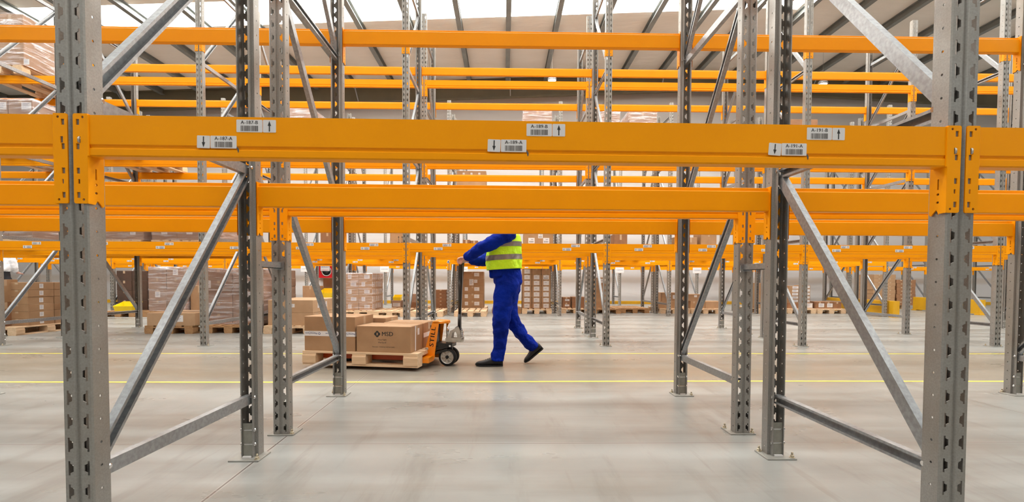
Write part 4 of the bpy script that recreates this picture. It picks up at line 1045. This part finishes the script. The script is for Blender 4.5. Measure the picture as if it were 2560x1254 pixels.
def face_parts(parent, R):
    mb = MB()
    for k in (-1, 1): mb.rings([((.082, k*.031, .002+q), (.016*w1, 0, 0), (0, .013*w1, 0)) for q, w1 in ((-.010, .3), (-.006, .8), (0, 1), (.006, .8), (.010, .3))], 'white', 12, T=R)
    e = mb.build('eyes', parent, True)
    mb = MB()
    for k in (-1, 1): mb.rings([((.096, k*.031, .002+q), (.005*w1, 0, 0), (0, .005*w1, 0)) for q, w1 in ((-.005, .4), (0, 1), (.005, .4))], 'hair', 10, T=R)
    mb.build('pupils', e, True)
    mb = MB(); n = [(-.04, -.050, .052, .074), (-.01, -.030, .080, .082), (.03, -.014, .096, .085), (.06, -.010, .102, .082), (.09, -.010, .090, .069), (.115, -.012, .060, .046), (.130, -.012, .02, .018)]
    mb.rings([((cx, 0, z), (a, 0, 0), (0, b2, 0)) for z, cx, a, b2 in n], 'hair', 22, T=R); mb.build('hair', parent, True)

# worker with the truck, walking towards -x
YW = 5.19
def hand(mb, wrist, bar, ydir, spread=.021):
    """fist closed over a horizontal bar running along y; wrist -> palm -> four curled fingers and a thumb"""
    w_ = Vector(wrist); bx, by, bz = bar
    kn = Vector((bx+.022, by, bz+.034))
    mid = w_.lerp(kn, .55)
    mb.rings([(w_, (0, .026, 0), (-.010, 0, .019)), (mid, (0, .036, 0), (-.006, 0, .018)), (kn+Vector((.008, 0, -.001)), (0, .043, 0), (-.004, 0, .016)), (kn+Vector((-.006, 0, -.002)), (0, .040, 0), (-.002, 0, .012))], 'skin', 18)
    mb.rings([(w_+Vector((0, 0, -.004)), (0, .022, 0), (-.008, 0, .014)), (mid+Vector((.004, 0, -.012)), (0, .036, 0), (-.006, 0, .018)), (Vector((bx+.022, by, bz+.004)), (0, .040, 0), (-.004, 0, .020)), (Vector((bx+.016, by, bz-.010)), (0, .036, 0), (0, 0, .014))], 'skin', 18)
    for i in range(4):
        y = by+(-1.5+i)*spread; q = (1, 1.06, 1.0, .86)[i if ydir > 0 else 3-i]; o = (.0, .003, .001, -.004)[i if ydir > 0 else 3-i]
        pts = [(bx+.026, y, bz+.033), (bx+.004, y, bz+.036+o), (bx-.024*q, y, bz+.024+o), (bx-.033*q, y, bz+.002), (bx-.024*q, y, bz-.022), (bx-.004, y, bz-.029), (bx+.010, y, bz-.024)]
        mb.tube(pts, [.0105, .0105, .0100, .0095, .0090, .0085, .0065], 'skin', 10)
    mb.tube([(bx-.002, by-.027, bz+.002), (bx-.002, by, bz+.002), (bx-.002, by+.027, bz+.002)], [.017, .020, .017], 'skin', 12)
    yb = by+ydir*.044
    mb.tube([mid+Vector((0, ydir*.026, -.006)), (bx+.030, yb, bz+.012), (bx+.014, yb, bz-.014), (bx-.008, yb-ydir*.008, bz-.026), (bx-.024, yb-ydir*.014, bz-.024)], [.014, .0125, .0115, .0105, .008], 'skin', 10)
gb = wl(.983, 0, 1.135)
NW, FW = (-.478, YW-.085, 1.168), (-.462, YW+.065, 1.150)     # wrists
mb = MB()
trunk(mb, [(.90, .02, .10, .15), (1.0, -.0, .115, .165), (1.12, -.03, .11, .155), (1.28, -.045, .12, .175), (1.40, -.035, .105, .19), (1.455, -.03, .07, .15), (1.48, -.03, .05, .07)], 'skin', YW)
mb.tube([(-.03, YW, 1.44), (-.06, YW, 1.50), (-.085, YW, 1.57)], [.062, .056, .055], 'skin', 18)
HR = head(mb, (-.085, YW, 1.655), 1.0, PI, .12)
limb(mb, [(-.02, YW-.185, 1.42), (-.275, YW-.20, 1.285), NW], [.055, .042, .028], 'skin')
limb(mb, [(-.02, YW+.185, 1.42), (-.25, YW+.205, 1.168), FW], [.052, .036, .026], 'skin')
hand(mb, NW, (gb.x-.004, YW-.085, gb.z), 1); hand(mb, FW, (gb.x+.002, YW+.055, gb.z), -1)
limb(mb, [(-.02, YW-.095, .92), (-.088, YW-.096, .50), (-.128, YW-.075, .11)], [.078, .052, .034], 'skin')
limb(mb, [(.0, YW+.095, .92), (.022, YW+.092, .52), (.275, YW+.086, .20)], [.078, .052, .030], 'skin')
limb(mb, [(-.125, YW-.075, .070), (-.20, YW-.075, .045), (-.30, YW-.075, .034)], [.030, .020, .009], 'skin')
limb(mb, [(.30, YW+.085, .175), (.262, YW+.085, .115), (.20, YW+.085, .055)], [.026, .016, .008], 'skin')
body = remesh_obj('person', mb, .0048, 2)
tag(body, 'person in blue work clothes and yellow vest pushing the pallet truck', 'person')
face_parts(body, HR)
# jacket
mb = MB()
trunk(mb, [(.955, -.055, .130, .165), (.975, -.055, .165, .185), (1.05, -.060, .165, .19), (1.20, -.062, .160, .19), (1.35, -.042, .150, .205), (1.43, -.03, .115, .205), (1.475, -.03, .075, .14), (1.50, -.035, .06, .08)], 'blue', YW)
limb(mb, [(-.02, YW-.195, 1.415), (-.15, YW-.21, 1.345), (-.285, YW-.205, 1.275), (-.38, YW-.165, 1.215), (-.455, YW-.105, 1.180)], [.088, .078, .068, .060, .047], 'blue')
limb(mb, [(-.02, YW+.195, 1.405), (-.13, YW+.21, 1.29), (-.25, YW+.205, 1.165), (-.35, YW+.15, 1.150), (-.425, YW+.075, 1.150)], [.098, .088, .075, .062, .044], 'blue')
jk = remesh_obj('jacket', mb, .009, 4, [(.09, .030), (.035, .010)], body)
for (w1, w0) in ((NW, (-.440, YW-.118, 1.186)), (FW, (-.41, YW+.092, 1.150))):
    d = (Vector(w1)-Vector(w0)).normalized(); mb = MB(); a = Vector(w0)+d*-.01
    mb.tube([a, a+d*.012, a+d*.028, a+d*.034], [.048, .051, .048, .040], 'blue', 18); mb.build('cuff', jk, True)
mb = MB()
limb(mb, [(-.19, YW-.10, 1.02), (-.195, YW-.10, .975)], [.028, .026], 'blue'); limb(mb, [(-.19, YW+.02, 1.02), (-.19, YW+.02, .985)], [.03, .026], 'blue')
remesh_obj('jacket_hem', mb, .008, 2, None, jk)
# trousers
mb = MB()
trunk(mb, [(.80, .0, .10, .14), (.90, -.02, .155, .175), (1.00, -.022, .156, .18), (1.07, -.03, .150, .175), (1.09, -.03, .12, .15)], 'blue', YW)
limb(mb, [(-.020, YW-.085, .90), (-.052, YW-.092, .76), (-.080, YW-.098, .60), (-.088, YW-.098, .50), (-.097, YW-.092, .40), (-.098, YW-.085, .28), (-.118, YW-.078, .16), (-.132, YW-.075, .062)], [.134, .122, .106, .098, .084, .070, .068, .076], 'blue', flat=True)
limb(mb, [(.010, YW+.085, .90), (-.005, YW+.092, .76), (.000, YW+.092, .62), (.022, YW+.092, .52), (.090, YW+.09, .39), (.180, YW+.088, .275), (.285, YW+.086, .168)], [.128, .108, .092, .088, .078, .070, .066], 'blue', flat=True)
pk = remesh_obj('trousers', mb, .009, 4, [(.10, .030), (.04, .010)], body)
# vest: loose tube around the torso with reflective bands
VR = [(1.045, -.056, .190, .215), (1.10, -.060, .192, .215), (1.18, -.063, .190, .213), (1.26, -.058, .183, .212), (1.34, -.045, .172, .214), (1.40, -.036, .150, .212), (1.45, -.032, .115, .165), (1.485, -.032, .085, .10)]
def vest_at(z, off=0):
    for a, b2 in zip(VR, VR[1:]):
        if a[0] <= z <= b2[0]:
            t = (z-a[0])/(b2[0]-a[0]); r = [p*(1-t)+q*t for p, q in zip(a, b2)]; return r[1], r[2]+off, r[3]+off
def fold(t, z):
    k = min(1, max(0, (1.40-z)/.2))
    return 1+k*(.020*math.sin(4*t+z*17)+.016*math.sin(9*t-z*26+2*math.sin(z*30))+.011*math.sin(15*t+z*48+math.sin(5*t)*1.5)+.008*math.sin(23*t-z*70))
def vest_ring(z, off=0, seg=72):
    cx, a, b2 = vest_at(z, 0); pts = []
    for k in range(seg):
        t = 2*PI*k/seg; co, si = math.cos(t), math.sin(t); pw = .85; f_ = fold(t, z)
        pts.append((cx+(a*f_+off)*math.copysign(abs(co)**pw, co), YW+(b2*f_+off)*math.copysign(abs(si)**pw, si), z))
    return pts
def vest_band(z0, z1, off, m, slope=0, nz=2, thick=False):
    mb = MB(); seg = 72; vs_ = []
    for i in range(nz+1):
        z = z0+(z1-z0)*i/nz; r = vest_ring(z, off)
        vs_ += [(p[0], p[1], p[2]+slope*(p[0]+.05)) for p in r]
    mb.add(vs_, [(i*seg+k, i*seg+(k+1) % seg, (i+1)*seg+(k+1) % seg, (i+1)*seg+k) for i in range(nz) for k in range(seg)], m); return mb
vb = vest_band(1.050, 1.482, .004, 'vest', .06, 40)
vo_ = vb.build('vest', body, True)
so = vo_.modifiers.new('s', 'SOLIDIFY'); so.thickness = .003; so.offset = -1
vest_band(1.150, 1.205, .0065, 'reflective', .06, 6).build('reflective_band', vo_, True)
vest_band(1.288, 1.338, .0065, 'reflective', .06, 6).build('reflective_band', vo_, True)
shoe(body, (-.068, YW-.075, 0), PI, 0, L=.30)
shoe(body, (.385, YW+.085, .168), PI, math.radians(40), L=.262)

# second person far at the left
def bystander():
    X, Y = -11.85, 11.3; mb = MB()
    trunk(mb, [(.88, X, .11, .16), (1.0, X, .11, .165), (1.12, X+.01, .11, .155), (1.3, X, .12, .18), (1.42, X-.02, .10, .19), (1.47, X-.02, .05, .07)], 'skin', Y)
    mb.tube([(X-.02, Y, 1.44), (X-.05, Y, 1.57)], [.06, .054], 'skin', 16); R = head(mb, (X-.07, Y, 1.65), 1, PI, .15)
    for s_ in (-1, 1):
        limb(mb, [(X-.02, Y+s_*.2, 1.42), (X-.06, Y+s_*.23, 1.15), (X-.28, Y+s_*.18, 1.05)], [.052, .04, .028], 'skin')
        hx, hy, hz = X-.30, Y+s_*.17, 1.045
        mb.rings([((hx+.02, hy, hz), (0, .026, 0), (0, 0, .018)), ((hx-.03, hy, hz), (0, .038, 0), (0, 0, .016)), ((hx-.07, hy, hz-.004), (0, .036, 0), (0, 0, .012))], 'skin', 14)
        for i in range(4): mb.tube([(hx-.065, hy-.028+.019*i, hz-.004), (hx-.10, hy-.028+.019*i, hz-.012), (hx-.125-.004*(i in (1, 2)), hy-.028+.019*i, hz-.032)], [.0095, .0090, .0075], 'skin', 8)
        mb.tube([(hx-.01, hy-s_*.03, hz-.005), (hx-.045, hy-s_*.055, hz-.012), (hx-.07, hy-s_*.06, hz-.022)], [.012, .011, .008], 'skin', 8)
        limb(mb, [(X, Y+s_*.09, .90), (X-.02, Y+s_*.09, .48), (X+.01, Y+s_*.09, .10)], [.08, .056, .038], 'skin')
    b2 = remesh_obj('person', mb, .008, 2); tag(b2, 'person in a white shirt and black trousers at the far left edge', 'person'); face_parts(b2, R)
    mb = MB(); trunk(mb, [(1.08, X+.02, .15, .19), (1.13, X+.02, .20, .215), (1.22, X, .185, .215), (1.36, X-.01, .16, .22), (1.44, X-.02, .10, .19), (1.48, X-.03, .06, .08)], 'shirt', Y)
    for s_ in (-1, 1): limb(mb, [(X-.02, Y+s_*.2, 1.42), (X-.05, Y+s_*.235, 1.18), (X-.12, Y+s_*.22, 1.11)], [.088, .075, .06], 'shirt')
    remesh_obj('shirt', mb, .010, 3, [(.09, .035), (.04, .012)], b2)
    mb = MB(); trunk(mb, [(.80, X, .12, .15), (.92, X, .16, .18), (1.10, X+.01, .15, .17), (1.12, X, .12, .14)], 'trousers_black', Y)
    for s_ in (-1, 1): limb(mb, [(X, Y+s_*.09, .88), (X-.02, Y+s_*.09, .5), (X, Y+s_*.09, .12)], [.13, .09, .075], 'trousers_black')
    remesh_obj('trousers', mb, .010, 3, [(.1, .02)], b2)
    for s_ in (-1, 1): shoe(b2, (X+.06, Y+s_*.09, 0), PI, 0)
    b2.matrix_world = Matrix.Translation((X-.03, Y, 0)) @ Matrix.Rotation(-PI/2+.25, 4, 'Z') @ Matrix.Translation((-X, -Y, 0))
bystander()
